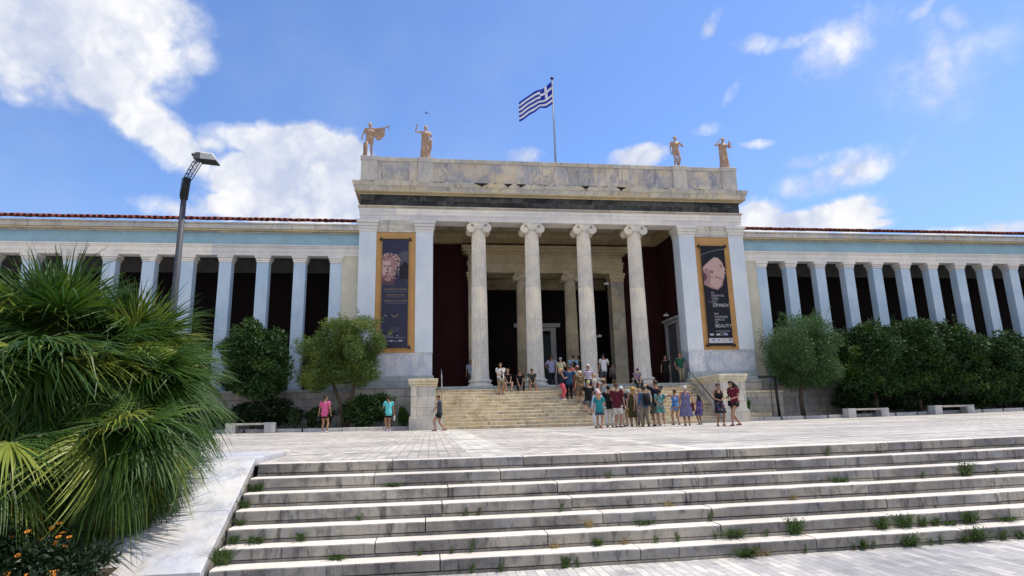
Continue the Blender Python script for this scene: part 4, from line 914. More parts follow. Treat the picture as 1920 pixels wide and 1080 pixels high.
for k, (x, y, hh) in enumerate(FL):
    z = bedz(x, y); o = empty('flowering_plant', (x, y, z), 0, 'orange-flowered plant '+FLL[k]+' below the palms', 'flowering plant', 'orange flowers below the palms')
    quads('foliage', scatter_leaves([(g_.uniform(-.2, .2), g_.uniform(-.2, .2), g_.uniform(.08, hh), .16, .16, .12) for _ in range(9)], 1500, .075, 70+k, .3, 0, .5), UNDER, o)
    for q in range(6):
        a, rr_ = g_.uniform(0, 6.28), g_.uniform(.02, .34); bx_, by_, bz_ = rr_*math.cos(a), rr_*math.sin(a), hh+g_.uniform(-.05, .16)
        mb = MB(); tl = g_.uniform(.2, .8); Mx = Matrix.Rotation(tl, 3, 'X') @ Matrix.Rotation(g_.uniform(0, 6), 3, 'Z')
        for p_ in range(9):
            an = p_*2*math.pi/9; c, s = math.cos(an), math.sin(an); w_ = .008; rv = .024
            v = [Mx @ Vector(t_) for t_ in ((c*.006-s*w_*.5, s*.006+c*w_*.5, 0), (c*.006+s*w_*.5, s*.006-c*w_*.5, 0), (c*rv+s*w_, s*rv-c*w_, .006), (c*rv-s*w_, s*rv+c*w_, .006))]
            mb.add([(bx_+v_.x, by_+v_.y, bz_+v_.z) for v_ in v], [(0, 1, 2, 3)])
        mb.blob((bx_, by_, bz_+.004), (.011, .011, .008), 7, 4, 1)
        mb.tube([(bx_*.3, by_*.3, .02), (bx_, by_, bz_-.004)], [.003, .002], 4, 2)
        mb.build('blossom', [PETAL, plain('flower_heart', (.25, .10, .01)), SHRUBL], o)

# weeds in the step joints: (step below the joint, x, kind)
WEEDS = [(1, -1.52, 1), (2, -9.52, 2), (2, -9.47, 2), (2, -7.8, 3), (2, -4.93, 1), (3, -1.74, 3), (3, -0.47, 1), (3, 0.23, 5), (3, 0.72, 1), (4, -9.5, 2), (4, -8.15, 1), (4, -6.89, 1), (4, -6.73, 1), (4, -5.7, 1), (4, -4.3, 4), (4, -2.63, 4), (3, -9.53, 2), (5, -9.5, 2), (5, -9.26, 3), (5, -8.77, 2), (5, -5.43, 4), (5, -4.74, 3), (5, -3.89, 1), (6, -9.52, 9), (6, -8.33, 3), (6, -7.43, 1), (6, -7.09, 1), (6, -6.85, 1), (6, -5.91, 4), (6, -5.41, 2), (6, -5.1, 4), (6, -4.7, 1), (6, -4.43, 1), (6, -3.97, 1), (6, -3.72, 5), (6, -3.32, 1), (6, -2.94, 5), (6, -1.78, 5), (6, -1.48, 5), (6, -1.22, 2), (6, -1.05, 2), (6, -0.85, 3), (6, -0.57, 5), (6, -0.03, 3), (7, -9.17, 1), (7, -6.88, 1), (7, -6.56, 1), (7, -5.85, 2), (7, -5.71, 1), (7, -3.74, 5), (7, -3.63, 4), (7, -3.5, 4), (7, -3.0, 1), (7, -2.39, 1), (7, -2.27, 2), (7, -2.15, 1), (7, -1.66, 5), (7, -1.37, 1), (7, -1.25, 1), (7, -0.92, 2), (7, -0.75, 5), (7, -0.4, 2), (7, -0.16, 2)]
KND = {1: ('thin green weed', 6, .11, .04, 'g'), 2: ('bushy green weed', 26, .11, .07, 'g'), 3: ('low spreading green weed', 40, .06, .14, 'g'), 4: ('dry straw-coloured weed', 26, .12, .09, 's'), 5: ('large leafy green weed', 64, .17, .13, 'g'), 9: ('tall thick grass tuft', 170, .30, .10, 'g')}
ORD = ['', 'first', 'second', 'third', 'fourth', 'fifth', 'sixth', 'seventh', 'eighth', 'ninth', 'tenth', 'eleventh', 'twelfth', 'thirteenth', 'fourteenth', 'fifteenth', 'sixteenth', 'seventeenth', 'eighteenth', 'nineteenth', 'twentieth', 'twenty-first']
cnt = {}
for (st_, x, kd) in sorted(WEEDS):
    nm, nb_, hh, sp, cl_ = KND[kd]; cnt[(st_, kd)] = cnt.get((st_, kd), 0)+1
    y = YR-(st_-1)*TR-.008; z = -st_*RR+zst(x); g = random.Random(int(x*100)+st_)
    hh *= g.uniform(.6, 1.25); sp *= g.uniform(.8, 1.5)
    mb = MB()
    for q in range(nb_):
        a = g.uniform(math.pi, 2*math.pi) if g.random() < .8 else g.uniform(0, 6.28); ln = g.uniform(.05, 1)*sp*1.4; H = hh*g.uniform(.35, 1.1); bx_ = g.uniform(-sp, sp)*.5
        p0 = Vector((bx_, -abs(g.gauss(0, .008)), 0)); p2 = p0+Vector((ln*math.cos(a), min(.0, ln*.7*math.sin(a)), H)); p1 = p0.lerp(p2, .5)+Vector((0, 0, H*.18)); wv = .0035 if cl_ == 's' or kd == 9 else .0045
        sd = Vector((1, .3, 0))*wv
        mb.add([p0-sd, p0+sd, p1+sd, p1-sd, p2+sd*.3, p2-sd*.3], [(0, 1, 2, 3), (3, 2, 4, 5)])
        if kd in (1, 2, 3, 5):
            for u_ in range(4):
                t = g.uniform(.25, 1); c = p0.lerp(p1, t*2) if t < .5 else p1.lerp(p2, t*2-1); dd = Vector((g.uniform(-1, 1), g.uniform(-1, .1), g.uniform(0, .9))).normalized()*g.uniform(.02, .035); s2 = dd.cross(Vector((g.random(), g.random(), 1))).normalized()*.006
                mb.add([c, c+dd*.5+s2, c+dd, c+dd*.5-s2], [(0, 1, 2, 3)])
    o = mb.build('weed_tuft', STRAW if cl_ == 's' else WEED, None, (x, y, z))
    where = ['', 'just below the top step', 'on the second step down', 'on the third step down', 'on the fourth step down', 'on the fifth step down', 'on the sixth step down', 'at the foot of the lowest step'][st_]
    tag(o, '%s %s, %s from the left' % (nm, where, ORD[cnt[(st_, kd)]]), 'weed', 'weeds growing in the step joints')

# ------------------------------------------------------------------ people and statues
def ring(c, rx, ry, n=14, ex=1, fwd=None):
    out = []
    for i in range(n):
        a = 2*math.pi*i/n; out.append(Vector((c[0]+rx*math.cos(a), c[1]+ry*math.sin(a), c[2])))
    return out
def ik(a, t, l1, l2, pole):
    a, t = Vector(a), Vector(t); d = t-a; L = d.length
    if L > (l1+l2)*.999: t = a+d*((l1+l2)*.999/L); d = t-a; L = d.length
    if L < abs(l1-l2)*1.01+1e-4: L = abs(l1-l2)*1.01+1e-4
    u = d.normalized(); x = (l1*l1-l2*l2+L*L)/(2*L); h = math.sqrt(max(0, l1*l1-x*x)); p = Vector(pole); p = p-u*p.dot(u)
    if p.length < 1e-5: p = Vector((0, -1, 0))
    return a+u*x+p.normalized()*h, t
class Rig:
    """joints of a figure of height H, local x to its right, y forward, z up, feet on z = 0"""
    def __init__(s, H, pose):
        s.H = H; P = pose; s.fem = P.get('fem', 0); s.bulk = P.get('bulk', 1)
        sit = P.get('sit'); hz = P.get('hip', .505)*H if sit is None else sit+.05*H
        s.hip = Vector((0, P.get('hipy', 0)*H, hz)); lean = R(P.get('lean', 0)); s.side = R(P.get('side', 0))
        s.RM = Matrix.Rotation(-lean, 3, 'X') @ Matrix.Rotation(s.side, 3, 'Y') @ Matrix.Rotation(R(P.get('twist', 0)), 3, 'Z')
        s.T = lambda x, y, z: s.hip+s.RM @ Vector((x*H, y*H, z*H))
        s.neck = s.T(0, -.004, .315); 
        hr = Matrix.Rotation(R(P.get('hturn', 0)), 3, 'Z') @ Matrix.Rotation(-R(P.get('hnod', 0)), 3, 'X')
        s.HR = s.RM @ hr if lean < .5 else hr
        s.head = s.neck+s.HR @ Vector((0, .012*H, .105*H))
        sw = (.100 if s.fem else .112)*(.6+.4*s.bulk)
        s.sh = [s.T(-sw, -.005, .300), s.T(sw, -.005, .300)]
        s.hj = [s.hip+Vector((-.052*H, 0, -.01*H)), s.hip+Vector((.052*H, 0, -.01*H))]
        ft = P.get('feet', ((-.06, 0), (.06, .02)))
        s.ank = []; s.knee = []; s.fz = []
        for i in (0, 1):
            f = ft[i]; z = (f[2] if len(f) > 2 else 0)+.042*H
            pole = P.get('knee', (0, 1, .1)); pole = (pole[0]+(-.25 if i == 0 else .25)*(1 if sit is not None else .3), pole[1], pole[2])
            k, a = ik(s.hj[i], (f[0]*H, f[1]*H, z), .245*H, .245*H, pole); s.knee.append(k); s.ank.append(a)
        s.elb = []; s.wri = []
        for i, key in ((0, 'L'), (1, 'R')):
            sg = -1 if i == 0 else 1
            hnd = P.get(key, (sg*.16, .03, -.03)); pole = P.get('p'+key, (sg*.5, -1, -.2))
            tgt = s.T(*hnd); e, wv = ik(s.sh[i], tgt, .172*H, .155*H, s.RM @ Vector(pole)); s.elb.append(e); s.wri.append(wv)
def torso_rings(r, k=1.0, z0=-.045, z1=.30, extra=0):
    """rings from hip to shoulder; k inflates, extra is added in metres"""
    H = r.H; b = r.bulk; fem = r.fem
    prof = [(-.045, .070, .055), (-.01, .088 if not fem else .094, .066), (.04, .085, .062), (.10, .074 if fem else .080, .056), (.16, .080 if fem else .088, .060), (.215, .090 if fem else .100, .064), (.265, .094 if fem else .105, .056), (.295, .075 if fem else .085, .045), (.318, .040, .036)]
    out = []
    for z, rx, ry in prof:
        if z < z0-1e-6 or z > z1+1e-6: continue
        kk = k*(b if z < .25 else (1+b)/2); yo = .006 if .15 < z < .28 else (-.008 if z < .03 else 0)
        n = 16; out.append([r.T((rx*kk+extra/H)*math.cos(2*math.pi*i/n), yo+(ry*kk+extra/H)*math.sin(2*math.pi*i/n), z) for i in range(n)])
    return out
def body_mesh(r, vox, hands=True, name='person', extra=None):
    H = r.H; mb = MB(); b = r.bulk
    mb.loft(torso_rings(r, 1, -.045, .32))
    mb.tube([r.neck-(r.head-r.neck)*.2, r.neck.lerp(r.head, .55)], [.034*H, .031*H], 10)
    for i in (0, 1):
        k = .9+.1*b
        mb.tube([r.hj[i]+Vector((0, 0, .02*H)), r.hj[i].lerp(r.knee[i], .35), r.knee[i].lerp(r.hj[i], .1), r.knee[i], r.knee[i].lerp(r.ank[i], .3), r.knee[i].lerp(r.ank[i], .75), r.ank[i]], [.055*H*k, .050*H*k, .034*H, .032*H, .034*H*k, .022*H, .019*H], 12)
        a = r.ank[i]; fd = Vector((0, 1, 0)); out = Vector((-.12 if i == 0 else .12, 1, 0)).normalized(); gz = a.z-.042*H
        mb.tube([a+Vector((0, 0, 0)), Vector((a.x, a.y, gz+.02*H))-out*.028*H], [.019*H, .017*H], 10)
        mb.tube([Vector((a.x, a.y, gz+.018*H))-out*.032*H, Vector((a.x, a.y, gz+.02*H))+out*.03*H, Vector((a.x, a.y, gz+.012*H))+out*.095*H], [.017*H, .022*H, .011*H], 10)
        mb.tube([r.sh[i]-(r.sh[i]-r.neck)*.35, r.sh[i], r.sh[i].lerp(r.elb[i], .4), r.elb[i], r.elb[i].lerp(r.wri[i], .3), r.wri[i]], [.028*H, .030*H*k, .026*H*k, .020*H, .021*H, .0145*H], 10)
        d = (r.wri[i]-r.elb[i]).normalized(); q = d.cross(Vector((0, 0, 1))); q = q.normalized() if q.length > .1 else Vector((1, 0, 0))
        mb.tube([r.wri[i], r.wri[i]+d*.025*H, r.wri[i]+d*.052*H], [.0145*H, .021*H, .018*H], 8, flatten=.55)
    # head: skull, jaw, nose, ears
    Hh = r.HR; hc = r.head
    def hp(x, y, z): return hc+Hh @ Vector((x*H, y*H, z*H))
    rings = []
    for z, rx, yf, yb in ((-.066, .012, .046, .018), (-.058, .026, .052, -.005), (-.040, .036, .054, -.030), (-.018, .042, .053, -.046), (.005, .0445, .052, -.056), (.028, .0445, .050, -.056), (.046, .038, .040, -.048), (.058, .024, .022, -.032), (.063, .008, .004, -.014)):
        n = 14; cy_, ry = (yf+yb)/2, (yf-yb)/2
        rings.append([hp(rx*math.cos(2*math.pi*i/n), cy_+ry*math.sin(2*math.pi*i/n), z) for i in range(n)])
    mb.loft(rings)
    mb.tube([hp(0, .050, .008), hp(0, .060, -.010), hp(0, .062, -.016), hp(0, .050, -.020)], [.005*H, .007*H, .008*H, .006*H], 6)
    for sg in (-1, 1): mb.blob(hp(sg*.046, -.004, -.006), (.006*H, .010*H, .014*H), 7, 5)
    if extra: extra(mb, r)
    me = mb.mesh(name); o = bpy.data.objects.new('tmp', me); C.objects.link(o)
    md = o.modifiers.new('r', 'REMESH'); md.mode = 'VOXEL'; md.voxel_size = vox; md.use_smooth_shade = True
    sm = o.modifiers.new('s', 'SMOOTH'); sm.factor = .5; sm.iterations = 2
    bpy.context.view_layer.update()
    m2 = bpy.data.meshes.new_from_object(o.evaluated_get(bpy.context.evaluated_depsgraph_get())); bpy.data.objects.remove(o); bpy.data.meshes.remove(me)
    # fingers and face details join the same mesh
    add = MB()
    if hands:
        for i in (0, 1):
            d = (r.wri[i]-r.elb[i]).normalized(); q = d.cross(Vector((0, 0, 1))); q = q.normalized() if q.length > .1 else Vector((1, 0, 0)); nrm = d.cross(q)
            sg = 1 if i == 0 else -1
            for k in range(4):
                b0 = r.wri[i]+d*.046*H+q*((k-1.5)*.0095*H); L = (.038, .046, .043, .034)[k]*H; cu = -nrm*.010*H
                add.tube([b0, b0+d*L*.45+cu*.4, b0+d*L*.8+cu*1.3, b0+d*L*.95+cu*2.2], [.0050*H, .0048*H, .0042*H, .0032*H], 5)
            b0 = r.wri[i]+d*.018*H+q*(sg*.016*H); add.tube([b0, b0+d*.018*H+q*sg*.014*H, b0+d*.036*H+q*sg*.015*H], [.0058*H, .0052*H, .004*H], 5)
    for sg in (-1, 1): add.blob(hp(sg*.017, .0508, .002), (.0062*H, .003*H, .0034*H), 6, 4, 1)
    add.tube([hp(-.013, .0515, -.034), hp(0, .0535, -.034), hp(.013, .0515, -.034)], [.002*H, .0032*H, .002*H], 5, 2)
    for sg in (-1, 1): add.tube([hp(sg*.008, .0515, .012), hp(sg*.026, .0475, .012)], [.0022*H, .0016*H], 4, 1)
    nv = len(m2.vertices); v = np.zeros(nv*3); m2.vertices.foreach_get('co', v)
    pl = [tuple(p.vertices) for p in m2.polygons]; npl = len(pl)
    me = bpy.data.meshes.new(name); me.from_pydata([tuple(x) for x in v.reshape(-1, 3)]+add.v, [], pl+[tuple(i+nv for i in f) for f in add.f])
    me.polygons.foreach_set('use_smooth', [True]*len(me.polygons)); me.polygons.foreach_set('material_index', [0]*npl+add.mi); me.update()
    bpy.data.meshes.remove(m2); return me
def cloth(name, col, pat=None):
    key = 'cloth_'+name
    if key in _mats: return _mats[key]
    k_ = .55 if max(col) < .55 else .9
    col = tuple(x*k_ for x in col)
    if pat and pat[0] == 'floral': pat = ('floral', [tuple(x*.7 for x in q) for q in pat[1]], pat[2])
    m, p = newmat(key); o = OC(); c = None
    if pat is None: c = MIX(SM(NOISE(o, 9, 4, .6), .35, .7), col, [x*.72 for x in col])
    elif pat[0] == 'floral':
        vo = N('ShaderNodeTexVoronoi', feature='F1'); val(vo.inputs['Vector'], o); vo.inputs['Scale'].default_value = pat[2]
        cr = N('ShaderNodeValToRGB'); cr.color_ramp.interpolation = 'CONSTANT'; s = N('ShaderNodeSeparateXYZ'); val(s.inputs[0], vo.outputs['Color']); val(cr.inputs[0], s.outputs[0])
        cols = [col]+list(pat[1]); 
        while len(cr.color_ramp.elements) < len(cols): cr.color_ramp.elements.new(.5)
        for k, cc_ in enumerate(cols): cr.color_ramp.elements[k].position = k/len(cols); cr.color_ramp.elements[k].color = (*cc_, 1)
        c = MIX(SM(vo.outputs['Distance'], .45, .55), cr.outputs[0], col)
    elif pat[0] == 'stripe':
        s = N('ShaderNodeSeparateXYZ'); val(s.inputs[0], o); w_ = M('GREATER_THAN', M('FRACT', M('MULTIPLY', s.outputs[2], pat[2])), .6); c = MIX(w_, col, pat[1])
    elif pat[0] == 'plaid':
        s = N('ShaderNodeSeparateXYZ'); val(s.inputs[0], o); a = M('GREATER_THAN', M('FRACT', M('MULTIPLY', s.outputs[2], pat[2])), .7); b = M('GREATER_THAN', M('FRACT', M('MULTIPLY', s.outputs[0], pat[2])), .7); c = MIX(M('MAXIMUM', a, b), col, pat[1])
    val(p.inputs['Base Color'], c); p.inputs['Roughness'].default_value = .85; bump(p, NOISE(o, 14, 4, .6, 1.0), .5, .02); _mats[key] = m; return m
SKIN = {'f': (.48, .28, .20), 't': (.34, .18, .115), 'd': (.22, .12, .08)}
def skin(k): return [flat('skin_'+k, SKIN[k], .55, .08, 5), plain('eye_dark', (.03, .02, .02)), plain('lip_'+k, (SKIN[k][0]*.75, SKIN[k][1]*.45, SKIN[k][2]*.45))]
HAIR = {'dark': (.018, .012, .010), 'brown': (.07, .038, .02), 'blond': (.42, .27, .12), 'grey': (.28, .27, .26), 'black': (.008, .007, .008)}
def sleeves(mb, r, ext, long_=False, short=.62):
    H = r.H; e = ext
    for i in (0, 1):
        s0, el, wr = r.sh[i], r.elb[i], r.wri[i]
        if long_: mb.tube([s0-(s0-r.neck)*.25, s0, el, wr.lerp(el, .08)], [.034*H+e, .036*H+e, .027*H+e, .021*H+e], 12, cap=True)
        else: en = s0.lerp(el, short); mb.tube([s0-(s0-r.neck)*.25, s0, en], [.034*H+e, .037*H+e, .036*H+e*1.3], 12)
def person(x, y, z, H, face, label, pose=None, top=('tee', 'white', (.7, .7, .7)), bot=('trousers', 'navy', (.03, .035, .06)), hair=('short', 'brown'), hat=None, shoe=(.05, .04, .04), sk='t', group=None, vox=None):
    pose = pose or {}; r = Rig(H, pose); o = empty('person', (x, y, z), R(face), label, 'person', group)
    me = body_mesh(r, vox or .0155*H/1.7)
    for m_ in skin(sk): me.materials.append(m_)
    link('body', me, o)
    ext = .014; sit = pose.get('sit') is not None
    # upper clothing
    kind, nm, col = top[:3]; pat = top[3] if len(top) > 3 else None; mt = cloth(nm, col, pat)
    if kind != 'none':
        mb = MB(); rs = torso_rings(r, 1.07, -.045 if kind in ('tee', 'shirt', 'longshirt', 'tank') else .08, .295, ext)
        if kind == 'dress': rs = torso_rings(r, 1.05, .04, .295, ext)
        if kind == 'tank': rs = torso_rings(r, 1.06, -.01, .265, ext)
        if not sit and kind in ('tee', 'shirt'):
            n = 16; rs.insert(0, [r.T(.104*r.bulk*math.cos(2*math.pi*i/n), .080*r.bulk*math.sin(2*math.pi*i/n), -.075) for i in range(n)])
        mb.loft(rs)
        if kind in ('tank', 'dress') :
            for i in (0, 1):
                sx_ = -.055 if i == 0 else .055
                mb.tube([r.T(sx_, .058, .245), r.T(sx_, .035, .300), r.T(sx_*.9, 0, .322), r.T(sx_, -.045, .298), r.T(sx_, -.058, .24)], .016*H, 8)
        if kind in ('tee', 'dresst'): sleeves(mb, r, .008)
        if kind in ('shirt',): sleeves(mb, r, .010, False, .8)
        if kind == 'longshirt': sleeves(mb, r, .008, True)
        mb.build('top' if kind != 'tank' else 'sleeveless_top', mt, o)
    kind2 = None
    if bot:
        kind2, nm2, col2 = bot[:3]; pat2 = bot[3] if len(bot) > 3 else None; mt2 = cloth(nm2, col2, pat2); mb = MB()
        if kind2 in ('trousers', 'shorts', 'wide'):
            mb.loft(torso_rings(r, 1.06, -.045, .04, .010))
            for i in (0, 1):
                hj, kn, an = r.hj[i]+Vector((0, 0, .015*H)), r.knee[i], r.ank[i]; wf = 1.45 if kind2 == 'wide' else 1.0
                if kind2 == 'shorts':
                    f = bot[4] if len(bot) > 4 else .8
                    mb.tube([hj, hj.lerp(kn, .3), hj.lerp(kn, f)], [.062*H, .060*H, .054*H], 14)
                else: mb.tube([hj, hj.lerp(kn, .5), kn, kn.lerp(an, .5), an+Vector((0, 0, .004*H))], [.062*H, .054*H, .043*H*wf, .037*H*wf, .032*H*wf*1.1], 14)
            mb.build('shorts' if kind2 == 'shorts' else 'trousers', mt2, o)
        elif kind2 in ('skirt', 'dress'):
            hem = bot[4] if len(bot) > 4 else .30; flare = bot[5] if len(bot) > 5 else .125; n = 28; rs = []
            zt = r.hip.z+.06*H; zb = hem*H; ax = (r.knee[0]+r.knee[1])/2
            for k in range(8):
                t = k/7; zz = zt+(zb-zt)*t; cc_ = r.hip.lerp(Vector((ax.x, ax.y, zz)), t*.8); base = (.082+(.02 if t > .1 else 0)*min(1, t*5)+(flare-.10)*t)*r.bulk
                rs.append([Vector((cc_.x+(base*H+.012*t*math.sin(i*2.1)*H*.5)*math.cos(2*math.pi*i/n), cc_.y+(base*.80*H+.012*t*math.cos(i*1.7)*H*.5)*math.sin(2*math.pi*i/n), zz)) for i in range(n)])
            rs.reverse(); mb.loft(rs); mb.build('skirt' if kind2 == 'skirt' else 'dress_skirt', mt2, o)
    # hair
    st, hcn = hair; hm = flat('hair_'+hcn, HAIR[hcn], .6, .3, 30, bmp=.3); Hh = r.HR; hc = r.head
    def hp(x_, y_, z_): return hc+Hh @ Vector((x_*H, y_*H, z_*H))
    mb = MB(); n = 14; rings = []
    for z_, rx, yf, yb in ((-.030, .034, -.022, -.050), (-.012, .047, -.008, -.060), (.010, .0495, .020, -.064), (.030, .0495, .046, -.063), (.044, .0455, .050, -.057), (.058, .033, .034, -.044), (.068, .012, .010, -.020)):
        cy_, ry = (yf+yb)/2, (yf-yb)/2; rings.append([hp(rx*math.cos(2*math.pi*i/n)*random.uniform(.97, 1.05), cy_+ry*math.sin(2*math.pi*i/n), z_) for i in range(n)])
    if not (hat and st == 'short') or True: mb.loft(rings)
    if st == 'bob': mb.tube([hp(0, -.030, .03), hp(0, -.038, -.03), hp(0, -.036, -.060)], [.050*H, .052*H, .040*H], 12)
    if st == 'long': mb.tube([hp(0, -.020, .03), hp(0, -.040, -.03), hp(0, -.050, -.10), hp(0, -.055, -.17)], [.050*H, .056*H, .062*H, .030*H], 12, flatten=.75)
    if st == 'verylong': mb.tube([hp(0, -.010, .035), hp(0, -.035, -.03), hp(0, -.055, -.11), hp(0, -.065, -.20), hp(0, -.06, -.27)], [.056*H, .075*H, .10*H, .095*H, .04*H], 14, flatten=.75)
    if st == 'pony': mb.tube([hp(0, -.055, .025), hp(0, -.085, .015), hp(.01, -.09, -.05), hp(.02, -.08, -.13)], [.014*H, .022*H, .024*H, .008*H], 8)
    if st == 'bun': mb.blob(hp(0, -.045, .066), (.026*H, .026*H, .024*H), 9, 6)
    if st == 'curly':
        for k in range(40):
            a, b_ = random.uniform(0, 6.28), random.uniform(-.2, 1.4); mb.blob(hp(.046*math.cos(a)*math.cos(b_), -.010+.052*math.sin(a)*math.cos(b_) if math.sin(a) < .6 else -.01, .014+.052*math.sin(b_)), (.014*H,)*3, 6, 4)
    mb.build('hair', hm, o)
    if hat:
        hk, hcol = hat[:2]; mb = MB(); hmt = cloth('hat_%d_%d_%d' % tuple(int(c_*100) for c_ in hcol), hcol); brim = hat[2] if len(hat) > 2 else .095
        def hr_(z_, rx, ry, yo=-.008, n=18, w_=0): return [hp(rx*math.cos(2*math.pi*i/n), yo+ry*math.sin(2*math.pi*i/n), z_+w_*math.sin(4*math.pi*i/n+1)) for i in range(n)]
        if hk == 'sun': mb.loft([hr_(.018, brim, brim*1.05, w_=.008), hr_(.024, brim, brim*1.05, w_=.008), hr_(.030, .056, .064), hr_(.050, .053, .061), hr_(.072, .046, .053), hr_(.080, .030, .036)])
        elif hk == 'bucket': mb.loft([hr_(.008, brim*.85, brim*.9), hr_(.012, brim*.85, brim*.9), hr_(.030, .055, .063), hr_(.060, .050, .057), hr_(.076, .034, .040)])
        elif hk == 'cap':
            mb.loft([hr_(.022, .052, .061), hr_(.045, .051, .059), hr_(.064, .040, .046), hr_(.074, .020, .024)])
            mb.loft([[hp(a_*.040, .045, .026), hp(a_*.038, .070, .024), hp(a_*.022, .095, .018)] for a_ in (-1, 1)], close=False, cap=False); mb.loft([[hp(-.042, .040, .030), hp(.042, .040, .030), hp(.024, .095, .020), hp(-.024, .095, .020)], [hp(-.042, .040, .024), hp(.042, .040, .024), hp(.024, .095, .015), hp(-.024, .095, .015)]])
        elif hk == 'scarf': mb.loft([hr_(-.020, .044, .050, -.02), hr_(.020, .053, .062), hr_(.045, .051, .058), hr_(.068, .034, .040)]); mb.blob(hp(.02, -.075, .0), (.016*H, .02*H, .014*H), 7, 5)
        mb.build('hat', hmt, o)
    for i in (0, 1):
        a = r.ank[i]; gz = a.z-.042*H; out = Vector((-.12 if i == 0 else .12, 1, 0)).normalized(); mb = MB(); sd = Vector((out.y, -out.x, 0)); rs = []
        for t, wd, hh in ((-.045, .010, .030), (-.036, .021, .042), (0, .023, .040), (.045, .026, .032), (.085, .024, .024), (.105, .012, .015)):
            c_0 = Vector((a.x, a.y, gz))+out*t*H; nn = 10; ring_ = []
            for q in range(nn):
                an = 2*math.pi*q/nn; ring_.append(c_0+sd*wd*H*math.cos(an)+Vector((0, 0, max(.001, hh*H*(.5+.5*math.sin(an))))))
            rs.append(ring_)
        mb.loft(rs); mb.build('shoe', plain('shoe_%d_%d' % (int(shoe[0]*100), int(shoe[2]*100)), shoe), o)
    person.last = (o, r); return o, r
def world(o, p):
    a = o.rotation_euler.z; return Vector((o.location.x+p.x*math.cos(a)-p.y*math.sin(a), o.location.y+p.x*math.sin(a)+p.y*math.cos(a), o.location.z+p.z))
def backpack(pr, col, label, size=1, key='black'):
    o, r = pr; H = r.H; a = o.rotation_euler.z; c_0 = r.T(0, -.085, .03)
    b = empty('backpack', world(o, c_0), a, label, 'backpack'); mt = cloth('pack_'+key, col); s = size
    mb = MB(); rs = []
    for zz, rx, y0, y1 in ((-.02, .05, -.05, .0), (0, .075, -.075, .005), (.08, .082, -.085, .008), (.17, .076, -.07, .012), (.225, .050, -.04, .02), (.235, .02, -.01, .02)):
        nn = 14; rs.append([Vector((rx*s*H*math.cos(2*math.pi*i/nn), ((y0+y1)/2+(y1-y0)/2*math.sin(2*math.pi*i/nn))*s*H, zz*s*H)) for i in range(nn)])
    mb.loft(rs); mb.build('sack', mt, b); mb = MB(); mb.box(-.05*s*H, .05*s*H, -.098*s*H, -.07*s*H, .0, .09*s*H, bev=.01); mb.build('pocket', mt, b)
    for sg in (-1, 1): MB().tube([Vector(p)*H for p in ((sg*.05, .01, .20), (sg*.058, .05, .275), (sg*.060, .155, .22), (sg*.072, .15, .12), (sg*.085, .06, .04))], .010*H, 6, flatten=.5).build('strap', mt, b)
def bag(pr, hand, col, label, w_=.26, h_=.2, drop=.12, key='bag', name='handbag', strap=None, off=(0, 0, 0)):
    o, r = pr; p = r.wri[hand]+(r.wri[hand]-r.elb[hand]).normalized()*.05*r.H if strap is None else r.T(*strap)
    p = p+Vector(off); b = empty(name, world(o, p-Vector((0, 0, drop+h_))), o.rotation_euler.z, label, name.replace('_', ' ')); mt = cloth('bag_'+key, col)
    mb = MB(); rs = []
    for zz, k in ((0, .8), (.06, 1), (.6, .98), (.93, .86), (1, .75)):
        nn = 14; rs.append([Vector((w_*.22*k*math.cos(2*math.pi*i/nn), w_*.5*k*math.sin(2*math.pi*i/nn), zz*h_)) for i in range(nn)])
    mb.loft(rs); mb.build('pouch', mt, b)
    T_ = Vector((0, 0, drop+h_)); MB().tube([(0, -w_*.35, h_*.9), T_*1.0+Vector((0, -.03, 0)), T_+Vector((0, .03, 0)), (0, w_*.35, h_*.9)], .009, 6).build('strap', mt, b)

def P(x, y, H, face, label, pose=None, z=None, **k):
    if z is None: z = zfull(x, y)+.004 if y < -4.02 else (ZP if y > -.86 else .164*min(12, int((y+4)/.2586)+1))
    return person(x, y, z, H, face, label, pose, **k)
BLK_ = ('black', (.012, .012, .014)); NAVY = ('navy', (.02, .025, .06)); WH = ('white', (.72, .72, .72)); KH = ('khaki', (.46, .37, .24))
STAND = {}; WALK = {'feet': ((-.05, .13), (.05, -.12, .02)), 'hip': .49}
BENT = {'R': (.10, .16, .16), 'L': (-.10, .16, .16)}
FRONT = {'R': (.05, .17, .12), 'L': (-.05, .18, .10)}
# left of the stair
a = P(-11.87, -5.1, 1.60, -12, 'girl in pink t-shirt and black shorts, hair in a bun, left of the stair', {'fem': 1, 'L': (-.17, .0, -.04), 'R': (.15, .05, .0), 'hturn': -40}, top=('tee', 'pink', (.72, .13, .30)), bot=('shorts', *BLK_, None, .45), hair=('bun', 'dark'), shoe=(.6, .6, .65), sk='t')
bag(a, 0, (.03, .04, .08), 'dark bag held by the girl in the pink shirt', .22, .2, .03, 'darkblue', 'bag')
a = P(-9.19, -4.4, 1.58, 25, 'girl in turquoise t-shirt with a long dark ponytail beside the left pedestal', {'fem': 1, 'hnod': 18, 'L': (-.09, .19, .14), 'R': (.17, .0, -.03), 'feet': ((-.03, .02), (.04, -.01))}, top=('tee', 'turquoise', (.13, .62, .66)), bot=('shorts', *BLK_, None, .5), hair=('pony', 'dark'), shoe=(.5, .5, .7), sk='t')
bag(a, 1, (.75, .75, .75), 'small white bag held by the girl in turquoise', .14, .22, .02, 'white', 'bag')
